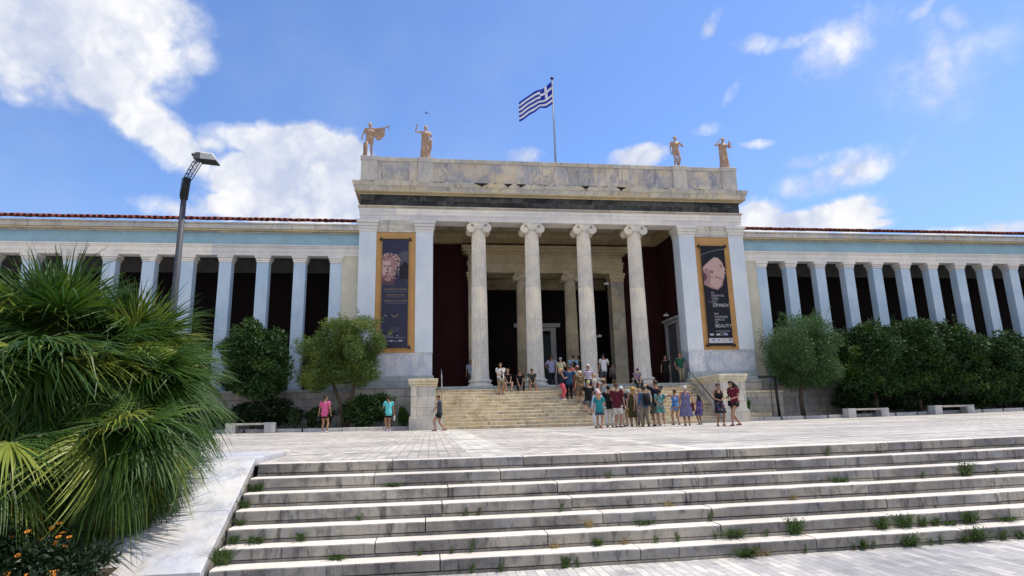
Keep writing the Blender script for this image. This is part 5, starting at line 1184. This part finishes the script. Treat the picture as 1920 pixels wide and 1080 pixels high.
P(-6.93, -6.6, 1.52, 88, 'boy in grey-blue t-shirt and black shorts walking left past the left pedestal', {'feet': ((-.05, .12), (.05, -.15, .01)), 'hip': .49, 'L': (-.10, .20, .0), 'R': (.15, -.02, -.03), 'hnod': 15}, top=('tee', 'greyblue', (.085, .11, .16)), bot=('shorts', *BLK_, None, .55), hair=('short', 'dark'), shoe=(.20, .07, .06), sk='t')
# seated on the platform edge and the man beside them
a = P(-3.72, -1.45, 1.66, 184, 'man in white t-shirt and khaki shorts standing beside the seated boys', {'R': (.04, .13, .10), 'L': (-.02, .15, .19), 'bulk': 1.15, 'hturn': -15}, top=('tee', *WH), bot=('shorts', *KH, None, .95), hair=('short', 'brown'), shoe=(.08, .05, .05), sk='t')
bag(a, 1, (.012, .012, .014), 'black camera bag slung in front of the man in white', .20, .17, .34, 'black', 'camera_bag', (-.02, .12, .30))
SITL = {'sit': .0, 'hipy': 0}
def sitter(x, H, label, fx, fdy, drop, **k):
    pose = {'sit': drop, 'lean': k.pop('lean', 14), 'feet': ((-fx/H, .46/H), (fx/H, (.46+fdy)/H)), 'L': (-.05, .25, .06), 'R': (.05, .25, .06), 'pL': (-1, -.3, -.3), 'pR': (1, -.3, -.3), 'hnod': k.pop('hnod', 5), 'hturn': k.pop('hturn', 0)}
    return person(x, -.84, ZP-drop, H, 180, label, pose, **k)
sitter(-3.28, 1.66, 'curly blond boy in black t-shirt and grey shorts seated at the platform edge', .13, .02, .33, top=('tee', 'black_print', (.012, .012, .014)), bot=('shorts', 'greyshort', (.20, .20, .21), None, .9), hair=('curly', 'blond'), shoe=(.03, .03, .03), sk='f', lean=5)
sitter(-2.66, 1.62, 'boy dressed in black seated at the platform edge, arms resting on his knees', .15, .0, .33, top=('tee', *BLK_), bot=('trousers', *BLK_), hair=('curly', 'brown'), shoe=(.02, .02, .02), sk='t', lean=24)
a = sitter(-2.0, 1.64, 'boy in grey-green t-shirt and tan shorts seated in front of the second column', .15, .0, .49, top=('tee', 'greengrey', (.07, .10, .09)), bot=('shorts', *KH, None, .95), hair=('short', 'dark'), shoe=(.25, .08, .07), sk='t', lean=12)
backpack(a, (.012, .012, .014), 'black backpack on the seated boy in grey-green', .85)
sitter(3.78, 1.58, 'woman in lilac top and black trousers seated by the fourth column', .08, .0, .33, top=('tee', 'lilac', (.42, .33, .52)), bot=('trousers', *BLK_), hair=('short', 'dark'), shoe=(.03, .03, .03), sk='f', hnod=22)
# in the portico
P(-5.05, 1.7, 1.62, 170, 'person in pale blue shirt half hidden behind the first column', {}, top=('shirt', 'paleblue', (.36, .44, .56)), bot=('trousers', 'browngrey', (.12, .09, .09)), hair=('short', 'dark'), sk='t')
P(-.62, .45, 1.70, 5, 'man in blue and white plaid shirt seen from behind, hands on hips', {'bulk': 1.2, 'L': (-.13, .04, .06), 'R': (.13, .04, .06), 'pL': (-1, -.3, 0), 'pR': (1, -.3, 0)}, top=('shirt', 'plaid', (.02, .03, .20), ('plaid', (.45, .48, .62), 16)), bot=('trousers', *NAVY), hair=('short', 'brown'), sk='t')
P(-.18, .15, 1.56, -20, 'person in pale yellow shirt and light blue cap beside the plaid shirt', {'bulk': 1.05, 'R': (.13, .1, .16)}, top=('tee', 'paleyellow', (.60, .58, .38)), bot=('trousers', *NAVY), hair=('short', 'grey'), hat=('cap', (.42, .55, .72)), sk='f')
a = P(.55, .25, 1.70, 5, 'man in light blue shirt with a black backpack in the portico', {'bulk': 1.15}, top=('shirt', 'lightblue', (.24, .42, .62)), bot=('trousers', *BLK_), hair=('short', 'dark'), sk='t')
backpack(a, (.012, .012, .014), 'black backpack on the man in light blue in the portico')
P(1.05, .9, 1.72, 15, 'dark-haired person in dark clothes in the portico behind the blue shirt', {}, top=('tee', 'darkgrey', (.05, .05, .055)), bot=('trousers', *BLK_), hair=('short', 'dark'), sk='t')
P(2.25, .1, 1.72, 8, 'man in white t-shirt and grey shorts seen from behind in the portico', {'feet': ((-.05, .0), (.06, .03)), 'R': (.12, .10, .10)}, top=('tee', *WH), bot=('shorts', 'grey', (.20, .23, .27), None, .95), hair=('short', 'dark'), shoe=(.04, .04, .04), sk='t')
P(3.0, .95, 1.22, 190, 'child in a grey top in the shade beside the inner pillar', {}, top=('tee', 'grey2', (.22, .21, .23)), bot=('skirt', 'darkgrey', (.05, .05, .055), None, .3), hair=('bob', 'dark'), sk='t')
P(6.2, 1.0, 1.70, 170, 'man dressed in black standing in the shade at the side doorway', {'L': (-.15, .02, -.02)}, top=('tee', *BLK_), bot=('trousers', *BLK_), hair=('short', 'dark'), sk='t')
P(6.72, .12, 1.76, 178, 'man in green t-shirt and khaki trousers holding the top of the handrail', {'L': (-.15, .09, .03), 'R': (.15, .02, .0), 'bulk': 1.1, 'feet': ((-.04, .0), (.05, .08))}, top=('tee', 'green', (.02, .15, .085)), bot=('trousers', *KH), hair=('short', 'brown'), sk='t')
# on the stair
P(-.66, -2.05, 1.62, -85, 'blond woman in navy top and coral trousers standing on the stair', {'fem': 1, 'L': (-.03, .20, .22), 'R': (.03, .20, .20)}, top=('tank', *NAVY), bot=('trousers', 'coral', (.70, .12, .17)), hair=('bob', 'blond'), shoe=(.65, .65, .7), sk='t')
P(-.24, -1.95, 1.76, -8, 'man in blue shirt and black trousers on the stair with hands raised to his face', {'bulk': 1.15, 'L': (-.06, .13, .33), 'R': (.06, .14, .34), 'pL': (-1, .2, -.6), 'pR': (1, .2, -.6), 'hturn': 10}, top=('shirt', 'denimblue', (.045, .13, .30)), bot=('trousers', *BLK_), hair=('short', 'brown'), sk='t')
P(.05, -1.6, 1.58, 10, 'woman in an orange-red dress on the stair behind the man in blue', {'fem': 1, 'R': (.10, .10, .24)}, top=('tank', 'orangered', (.62, .09, .07)), bot=('dress', 'orangered', (.62, .09, .07), None, .30, .12), hair=('short', 'brown'), sk='t')
P(.22, -2.4, 1.60, 15, 'woman in brown floral dress and cream sun hat on stair', {'fem': 1, 'bulk': 1.12}, top=('tee', 'brownfloral', (.20, .15, .09), ('floral', ((.45, .36, .20), (.10, .14, .05), (.55, .20, .10), (.05, .04, .03)), 17)), bot=('dress', 'brownfloral', (.20, .15, .09), None, .26, .13), hair=('bob', 'blond'), hat=('sun', (.66, .60, .44), .085), sk='f')
P(.30, -1.7, 1.60, 20, 'woman in cream blouse and pink cap on the stair', {'fem': 1}, top=('tee', 'cream', (.62, .58, .50)), bot=('trousers', 'coral2', (.55, .15, .15)), hair=('bob', 'brown'), hat=('cap', (.75, .42, .50)), sk='t')
P(.84, -1.75, 1.66, 185, 'man in purple and white striped polo and white cap on the stair', {'hturn': 15}, top=('tee', 'striped', (.72, .70, .76), ('stripe', (.10, .05, .22), 9)), bot=('shorts', *NAVY), hair=('short', 'dark'), hat=('cap', (.75, .75, .75)), sk='t')
a = P(.95, -2.55, 1.60, 60, 'short-haired blond woman in white top on the stair', {'fem': 1, 'R': (.1, .12, .1)}, top=('tee', 'white2', (.66, .66, .62)), bot=('trousers', *NAVY), hair=('short', 'blond'), sk='f')
backpack(a, (.30, .02, .035), 'maroon backpack on the blond woman in white', .8, 'maroon')
P(.42, -3.3, 1.72, 8, 'person in black t-shirt and yellow cap climbing the stair', {'feet': ((-.06, .10, .16), (.06, -.05)), 'hip': .495, 'L': (-.12, .14, .12), 'bulk': 1.2}, top=('tee', *BLK_), bot=('shorts', 'denim', (.17, .23, .33), None, 1.0), hair=('short', 'grey'), hat=('cap', (.62, .68, .14)), shoe=(.03, .03, .03), sk='f')
P(1.22, -3.15, 1.64, 5, 'woman in grey tank top and small straw hat on the lower stair', {'fem': 1, 'bulk': 1.1, 'L': (-.16, .05, .08)}, top=('tank', 'lightgrey', (.45, .46, .50)), bot=('skirt', 'grey', (.20, .23, .27), None, .28), hair=('bob', 'brown'), hat=('bucket', (.62, .52, .32), .075), sk='t')
# the queue on the plaza
a = P(-.84, -9.6, 1.42, -20, 'girl in teal top, denim skirt and pink sun hat in the queue', {'fem': 1, 'R': (.12, .13, .10), 'feet': ((-.08, .03), (.05, -.02))}, top=('tee', 'teal', (.04, .40, .46)), bot=('skirt', 'denim2', (.06, .13, .26), None, .36, .13), hair=('long', 'blond'), hat=('sun', (.78, .52, .52), .085), shoe=(.45, .12, .10), sk='t')
P(-.62, -8.6, 1.56, 10, 'woman in pale blue shirt and wide white trousers behind the girl in the pink hat', {'fem': 1}, top=('longshirt', 'paleblue2', (.50, .58, .70)), bot=('wide', *WH), hair=('short', 'brown'), hat=('bucket', (.70, .66, .62), .08), shoe=(.3, .2, .15), sk='t')
P(.18, -7.5, 1.75, -15, 'man in black t-shirt and white trousers in the queue', {'R': (.14, .12, .06)}, top=('tee', *BLK_), bot=('trousers', *WH), hair=('short', 'black'), shoe=(.05, .04, .03), sk='t')
P(.22, -8.5, 1.80, -35, 'man in maroon polo shirt and white shorts in the queue', {'bulk': 1.15, 'L': (-.13, .16, .04), 'R': (.15, .06, -.0), 'feet': ((-.05, .0), (.05, .04))}, top=('shirt', 'maroon', (.17, .015, .035)), bot=('shorts', *WH, None, .85), hair=('short', 'brown'), shoe=(.05, .06, .12), sk='t')
a = P(.60, -7.9, 1.68, 5, 'person in navy shirt and cream trousers with a white sun hat in the queue', {}, top=('tee', *NAVY), bot=('trousers', 'cream2', (.60, .54, .42)), hair=('short', 'grey'), hat=('bucket', (.68, .72, .62), .085), shoe=(.05, .07, .14), sk='f')
backpack(a, (.02, .03, .07), 'navy backpack on the person in the white sun hat', .95, 'navy')
a = P(1.42, -6.3, 1.60, -5, 'woman in navy top, yellow-green skirt and lilac leggings in the queue', {'fem': 1, 'L': (-.13, .08, .06), 'pL': (-1, -.3, 0)}, top=('tank', *NAVY), bot=('skirt', 'mustard', (.42, .34, .09), None, .33, .12), hair=('short', 'grey'), hat=('bucket', (.55, .58, .55), .075), shoe=(.10, .06, .05), sk='t')
bag(a, 0, (.015, .015, .02), 'black handbag of the woman in the yellow-green skirt', .24, .24, .10, 'black')
P(1.38, -7.1, 1.68, -8, 'woman in long olive dress and wide straw hat in the queue', {'fem': 1, 'bulk': 1.05}, top=('tank', 'olive', (.13, .115, .035)), bot=('dress', 'olive', (.13, .115, .035), None, .22, .135), hair=('long', 'blond'), hat=('sun', (.66, .40, .12), .115), shoe=(.06, .04, .03), sk='t')
P(1.52, -7.5, 1.58, 175, 'blond woman in pale pink top in the queue, facing the camera', {'fem': 1}, top=('tee', 'palepink', (.62, .42, .44)), bot=('trousers', 'pinkgrey', (.45, .36, .36)), hair=('short', 'blond'), shoe=(.4, .3, .3), sk='f')
a = P(1.46, -8.3, 1.66, 4, 'man in blue shirt and khaki trousers wearing a large black backpack', {'feet': ((-.08, 0), (.08, .0)), 'hnod': 10}, top=('longshirt', 'blueshirt', (.10, .20, .36)), bot=('trousers', 'khaki2', (.38, .33, .25)), hair=('short', 'dark'), shoe=(.02, .02, .02), sk='t')
backpack(a, (.010, .011, .02), 'large black backpack on the man in khaki trousers', 1.2)
P(2.12, -7.9, 1.92, 10, 'tall man in navy t-shirt with both hands raised to his head in the queue', {'L': (-.10, .10, .40), 'R': (.08, .14, .36), 'pL': (-1, .2, .2), 'pR': (1, .2, .2), 'feet': ((-.07, 0), (.07, .03))}, top=('tee', 'navy2', (.012, .018, .04)), bot=('shorts', 'greygreen', (.20, .23, .18), None, 1.0), hair=('short', 'brown'), shoe=(.03, .04, .08), sk='t')
P(2.08, -8.4, 1.56, -15, 'girl in turquoise floral dress with arms folded behind her back in the queue', {'fem': 1, 'L': (-.04, -.10, .03), 'R': (.04, -.11, .05), 'pL': (-1, -.5, 0), 'pR': (1, -.5, 0), 'feet': ((-.07, .0), (.09, .02))}, top=('tee', 'turqfloral', (.12, .48, .48), ('floral', ((.10, .55, .52), (.02, .10, .14), (.60, .62, .55), (.55, .15, .12)), 16)), bot=('dress', 'turqfloral', (.12, .48, .48), None, .34, .13), hair=('bob', 'dark'), shoe=(.62, .62, .64), sk='t')
P(3.48, -6.6, 1.56, 5, 'girl in blue floral dress shading her eyes, right end of the queue', {'fem': 1, 'L': (-.06, .11, .36), 'pL': (-1, .1, -.4), 'feet': ((-.09, 0), (.09, .0))}, top=('tank', 'bluefloral', (.06, .22, .55), ('floral', ((.05, .20, .60), (.25, .50, .75), (.02, .05, .25), (.60, .65, .75)), 16)), bot=('dress', 'bluefloral', (.06, .22, .55), None, .40, .13), hair=('short', 'brown'), shoe=(.03, .04, .10), sk='t')
a = P(3.05, -8.75, 1.62, -15, 'older woman in long violet-blue dress and white headscarf', {'fem': 1, 'bulk': 1.22, 'R': (.17, .06, .02), 'feet': ((-.05, .0), (.05, -.04))}, top=('tank', 'violetblue', (.22, .20, .40), ('floral', ((.26, .22, .42), (.30, .30, .50)), 30)), bot=('dress', 'violetblue', (.22, .20, .40), None, .22, .145), hair=('short', 'grey'), hat=('scarf', (.70, .69, .64)), shoe=(.06, .02, .02), sk='t')
bag(a, 1, (.22, .015, .02), 'dark red bag carried by the woman in the headscarf', .34, .34, -.12, 'red', 'shoulder_bag')
P(4.22, -7.4, 1.30, 8, 'little girl in violet patterned dress holding the old woman by the hand', {'fem': 1, 'L': (-.20, .04, .10), 'feet': ((-.04, 0), (.04, .0))}, top=('tank', 'violetpat', (.10, .06, .28), ('floral', ((.06, .04, .20), (.35, .30, .55), (.12, .06, .30)), 22)), bot=('dress', 'violetpat', (.10, .06, .28), None, .30, .15), hair=('long', 'black'), shoe=(.12, .13, .12), sk='d')
P(3.62, -10.5, 1.60, 172, 'short-haired woman in black top and dark floral skirt facing the camera', {'fem': 1, 'bulk': 1.05, 'L': (-.04, .14, .10), 'R': (.03, .15, .09), 'hnod': 12, 'feet': ((-.06, .05), (.06, -.03))}, top=('tank', *BLK_), bot=('skirt', 'darkfloral', (.015, .015, .03), ('floral', ((.012, .012, .025), (.30, .05, .10), (.06, .14, .22), (.35, .33, .40)), 15), .30, .125), hair=('curly', 'black'), shoe=(.15, .08, .06), sk='t')
a = P(3.98, -11.05, 1.74, 112, 'long-haired woman in maroon top and black shorts walking left, nearest person to the camera', {'fem': 1, 'feet': ((-.04, .17), (.04, -.14, .01)), 'hip': .48, 'L': (-.09, .17, .10), 'R': (.09, .14, .12), 'hnod': 20, 'lean': 5}, top=('tee', 'maroon3', (.25, .02, .05)), bot=('shorts', *BLK_, None, .42), hair=('verylong', 'black'), shoe=(.10, .03, .03), sk='t')
bag(a, 1, (.010, .010, .012), 'black handbag at the hip of the long-haired woman', .28, .20, .40, 'black', 'handbag', (.12, -.03, .28))

# statues on the parapet
def statue(x, H, face, label, pose, extra, z=15.222):
    pose.setdefault('bulk', 1.22); r = Rig(H, pose); me = body_mesh(r, .026, True, 'statue', extra); me.materials.append(STATM); me.materials.append(STATM); me.materials.append(STATM)
    o = empty('statue', (x, .42, z), R(face), label, 'statue', 'statues on the museum parapet'); MB().box(-.36, .36, -.32, .32, 0, .06, bev=.01).build('plinth', STATM, o)
    f = link('figure', me, o); f.location = (0, 0, .055); return o
def drape(mb, r, hem=.03, fl=.15, top_=.05):
    H = r.H; n = 36; rs = []
    for k in range(14):
        t = k/13; zz = r.hip.z+top_*H+(hem*H-r.hip.z-top_*H)*t; b = (.095+(fl-.095)*t**.8)*H
        rs.append([Vector((r.hip.x*(1-t)+(b+.010*H*math.sin(i*2*math.pi*7/n+t*1.5+.8*math.sin(i)))*math.cos(2*math.pi*i/n), (b*.78+.010*H*math.sin(i*2*math.pi*9/n+t*2))*math.sin(2*math.pi*i/n), zz)) for i in range(n)])
    rs.reverse(); mb.loft(rs)
def hairx(mb, r, long_=0):
    H = r.H
    for k in range(44):
        a, b_ = random.uniform(0, 6.28), random.uniform(-.1, 1.4); p = r.head+r.HR @ Vector((.044*H*math.cos(a)*math.cos(b_), (-.012+.050*(math.sin(a) if math.sin(a) < .5 else .5)*math.cos(b_))*H, (.018+.050*math.sin(b_))*H)); mb.blob(p, (.013*H,)*3, 6, 4)
    if long_: mb.tube([r.head+Vector((0, -.04*H, .02*H)), r.head+Vector((0, -.06*H, -.05*H))], [.03*H, .02*H], 8)
def ex1(mb, r):   # cloak over the stretched arm, tree stump at the other side
    H = r.H; hairx(mb, r); w0, e0, s0 = r.wri[0], r.elb[0], r.sh[0]
    top_ = [s0+Vector((.02, 0, .035)), s0.lerp(e0, .5)+Vector((0, 0, .05)), e0+Vector((0, 0, .045)), e0.lerp(w0, .7)+Vector((0, 0, .04))]
    dr = [.22, .36, .34, .24]; N_ = 9; rings = []
    for j in range(10):
        t = j/9; q = min(2.999, t*3); i0 = int(q); f = q-i0; p = top_[i0].lerp(top_[i0+1], f); d = (dr[i0]*(1-f)+dr[i0+1]*f)*H; wv = .02*H*math.sin(j*2.1)
        rings.append([p+Vector((0, .02, 0)), p+Vector((0, .045+wv, -d*.5)), p+Vector((0, .03+wv, -d)), p+Vector((0, -.03+wv, -d)), p+Vector((0, -.03+wv, -d*.5)), p+Vector((0, -.045, 0))])
    mb.loft(rings)
    mb.tube([s0+Vector((.04, .05, .03)), r.neck+Vector((0, .09, -.04)), r.sh[1]+Vector((-.02, .04, .03))], .028*H, 8)
    mb.tube([w0+(w0-e0).normalized()*.08, w0+(w0-e0).normalized()*.12+Vector((0, 0, -.28))], [.035, .02], 8)
    mb.tube([(.30, -.02, .0), (.27, -.03, .5), (.31, -.02, .95)], [.11, .085, .06], 9); mb.tube([(.29, -.02, .3), (.34, .06, .6), (.27, .07, .85)], [.035, .03, .02], 6)
def ex2(mb, r):
    H = r.H; hairx(mb, r, 1); drape(mb, r, .0, .145); mb.loft(torso_rings(r, 1.14, -.045, .27, .02))
    mb.tube([r.T(-.09, .06, .06), r.T(0, .085, .03), r.T(.09, .06, .05), r.T(.10, -.02, .10)], .028*H, 8); mb.tube([r.wri[0]+Vector((0, 0, .02)), r.wri[0]+Vector((-.01, .0, -.35)), r.wri[0]+Vector((.02, 0, -.75))], [.05, .07, .035], 8)
    mb.tube([r.sh[0], r.T(-.11, .05, .2), r.T(-.05, .08, .08)], .036*H, 8)
    for k in range(5): mb.tube([r.T(-.07+.035*k, .07, -.02), Vector((-.16+.07*k, .13, .35)), Vector((-.18+.08*k, .14, .03))], .016*H, 6)
def ex3(mb, r): hairx(mb, r); mb.blob(r.wri[0]+Vector((-.02, .07, .04)), (.05, .05, .07), 8, 6); mb.tube([(-.16, -.10, 0), (-.12, -.12, .35), (-.10, -.08, .75)], [.08, .06, .04], 8)
def ex4(mb, r):
    H = r.H; hairx(mb, r, 1); drape(mb, r, .0, .15); mb.loft(torso_rings(r, 1.15, -.045, .27, .02))
    mb.loft([[Vector((xx, yy, zz)) for xx, yy in ((.16, .02), (.26, .03), (.26, -.06), (.14, -.08))] for zz in (.45, .9, 1.3, 1.62, 1.78)])   # cloak falling behind one side
    c = r.wri[0]+Vector((-.04, .03, .14)); mb.tube([c-Vector((0, 0, .10)), c+Vector((0, 0, .12))], [.09, .07], 9); mb.blob(c+Vector((.0, .01, .22)), (.068, .072, .078), 9, 7)
    mb.tube([c+Vector((-.02, .02, .08)), c+Vector((-.16, .05, .12)), c+Vector((-.20, .05, .04))], [.03, .022, .02], 7); mb.tube([c+Vector((-.03, .02, -.08)), c+Vector((-.12, .10, -.14)), c+Vector((-.12, .10, -.30))], [.035, .028, .02], 7); mb.tube([c+Vector((.03, .04, -.08)), c+Vector((.0, .12, -.16)), c+Vector((.0, .12, -.30))], [.035, .028, .02], 7)
    for k in range(5): mb.tube([r.T(-.07+.035*k, .07, -.02), Vector((-.16+.07*k, .13, .35)), Vector((-.18+.08*k, .14, .03))], .016*H, 6)
statue(-10.86, 2.22, 176, 'standing nude male statue with a cloak over his outstretched arm, leftmost on the parapet', {'L': (-.45, .06, .34), 'R': (.20, .02, .04), 'feet': ((-.05, -.05), (.06, .07)), 'hip': .5, 'hturn': 25, 'pL': (0, 0, -1)}, ex1)
statue(-7.66, 2.16, 176, 'robed female statue raising one arm, second from the left on the parapet', {'fem': 1, 'R': (.235, .06, .44), 'pR': (1, 0, -1), 'L': (-.15, .05, .06), 'bulk': 1.1}, ex2)
statue(7.68, 2.12, 180, 'standing nude male statue with one arm bent, third from the left on the parapet', {'L': (-.17, .08, .14), 'pL': (-1, -.4, -.6), 'R': (.145, .0, -.02), 'feet': ((-.06, .02), (.05, -.04)), 'hip': .5, 'hturn': 15}, ex3)
statue(10.80, 2.12, 176, 'robed female statue carrying a child on her arm, rightmost on the parapet', {'fem': 1, 'R': (.16, .10, .33), 'pR': (1, -.1, -.8), 'L': (-.13, .12, .13), 'pL': (-1, -.4, -.6), 'bulk': 1.1, 'hturn': 15, 'hnod': 12}, ex4)

# a bird in the sky
o = empty('bird', (-7.6, 0, 18.0), R(40), 'small dark bird gliding between the two left statues', 'bird'); mb = MB()
mb.loft([[Vector((.022*k_*math.cos(a_*math.pi/4), yy, .022*k_*math.sin(a_*math.pi/4))) for a_ in range(8)] for yy, k_ in ((-.12, .2), (-.05, .8), (.02, 1), (.08, .6), (.11, .2))]); mb.build('body', IRON, o)
for sg in (-1, 1): MB().loft([[Vector((sg*.01, -.03, 0)), Vector((sg*.01, .05, 0)), Vector((sg*.01, .05, .008))], [Vector((sg*.12, -.02, .05)), Vector((sg*.12, .04, .05)), Vector((sg*.12, .04, .056))], [Vector((sg*.19, -.06, .03)), Vector((sg*.19, -.04, .03)), Vector((sg*.19, -.04, .033))]]).build('wing', IRON, o)
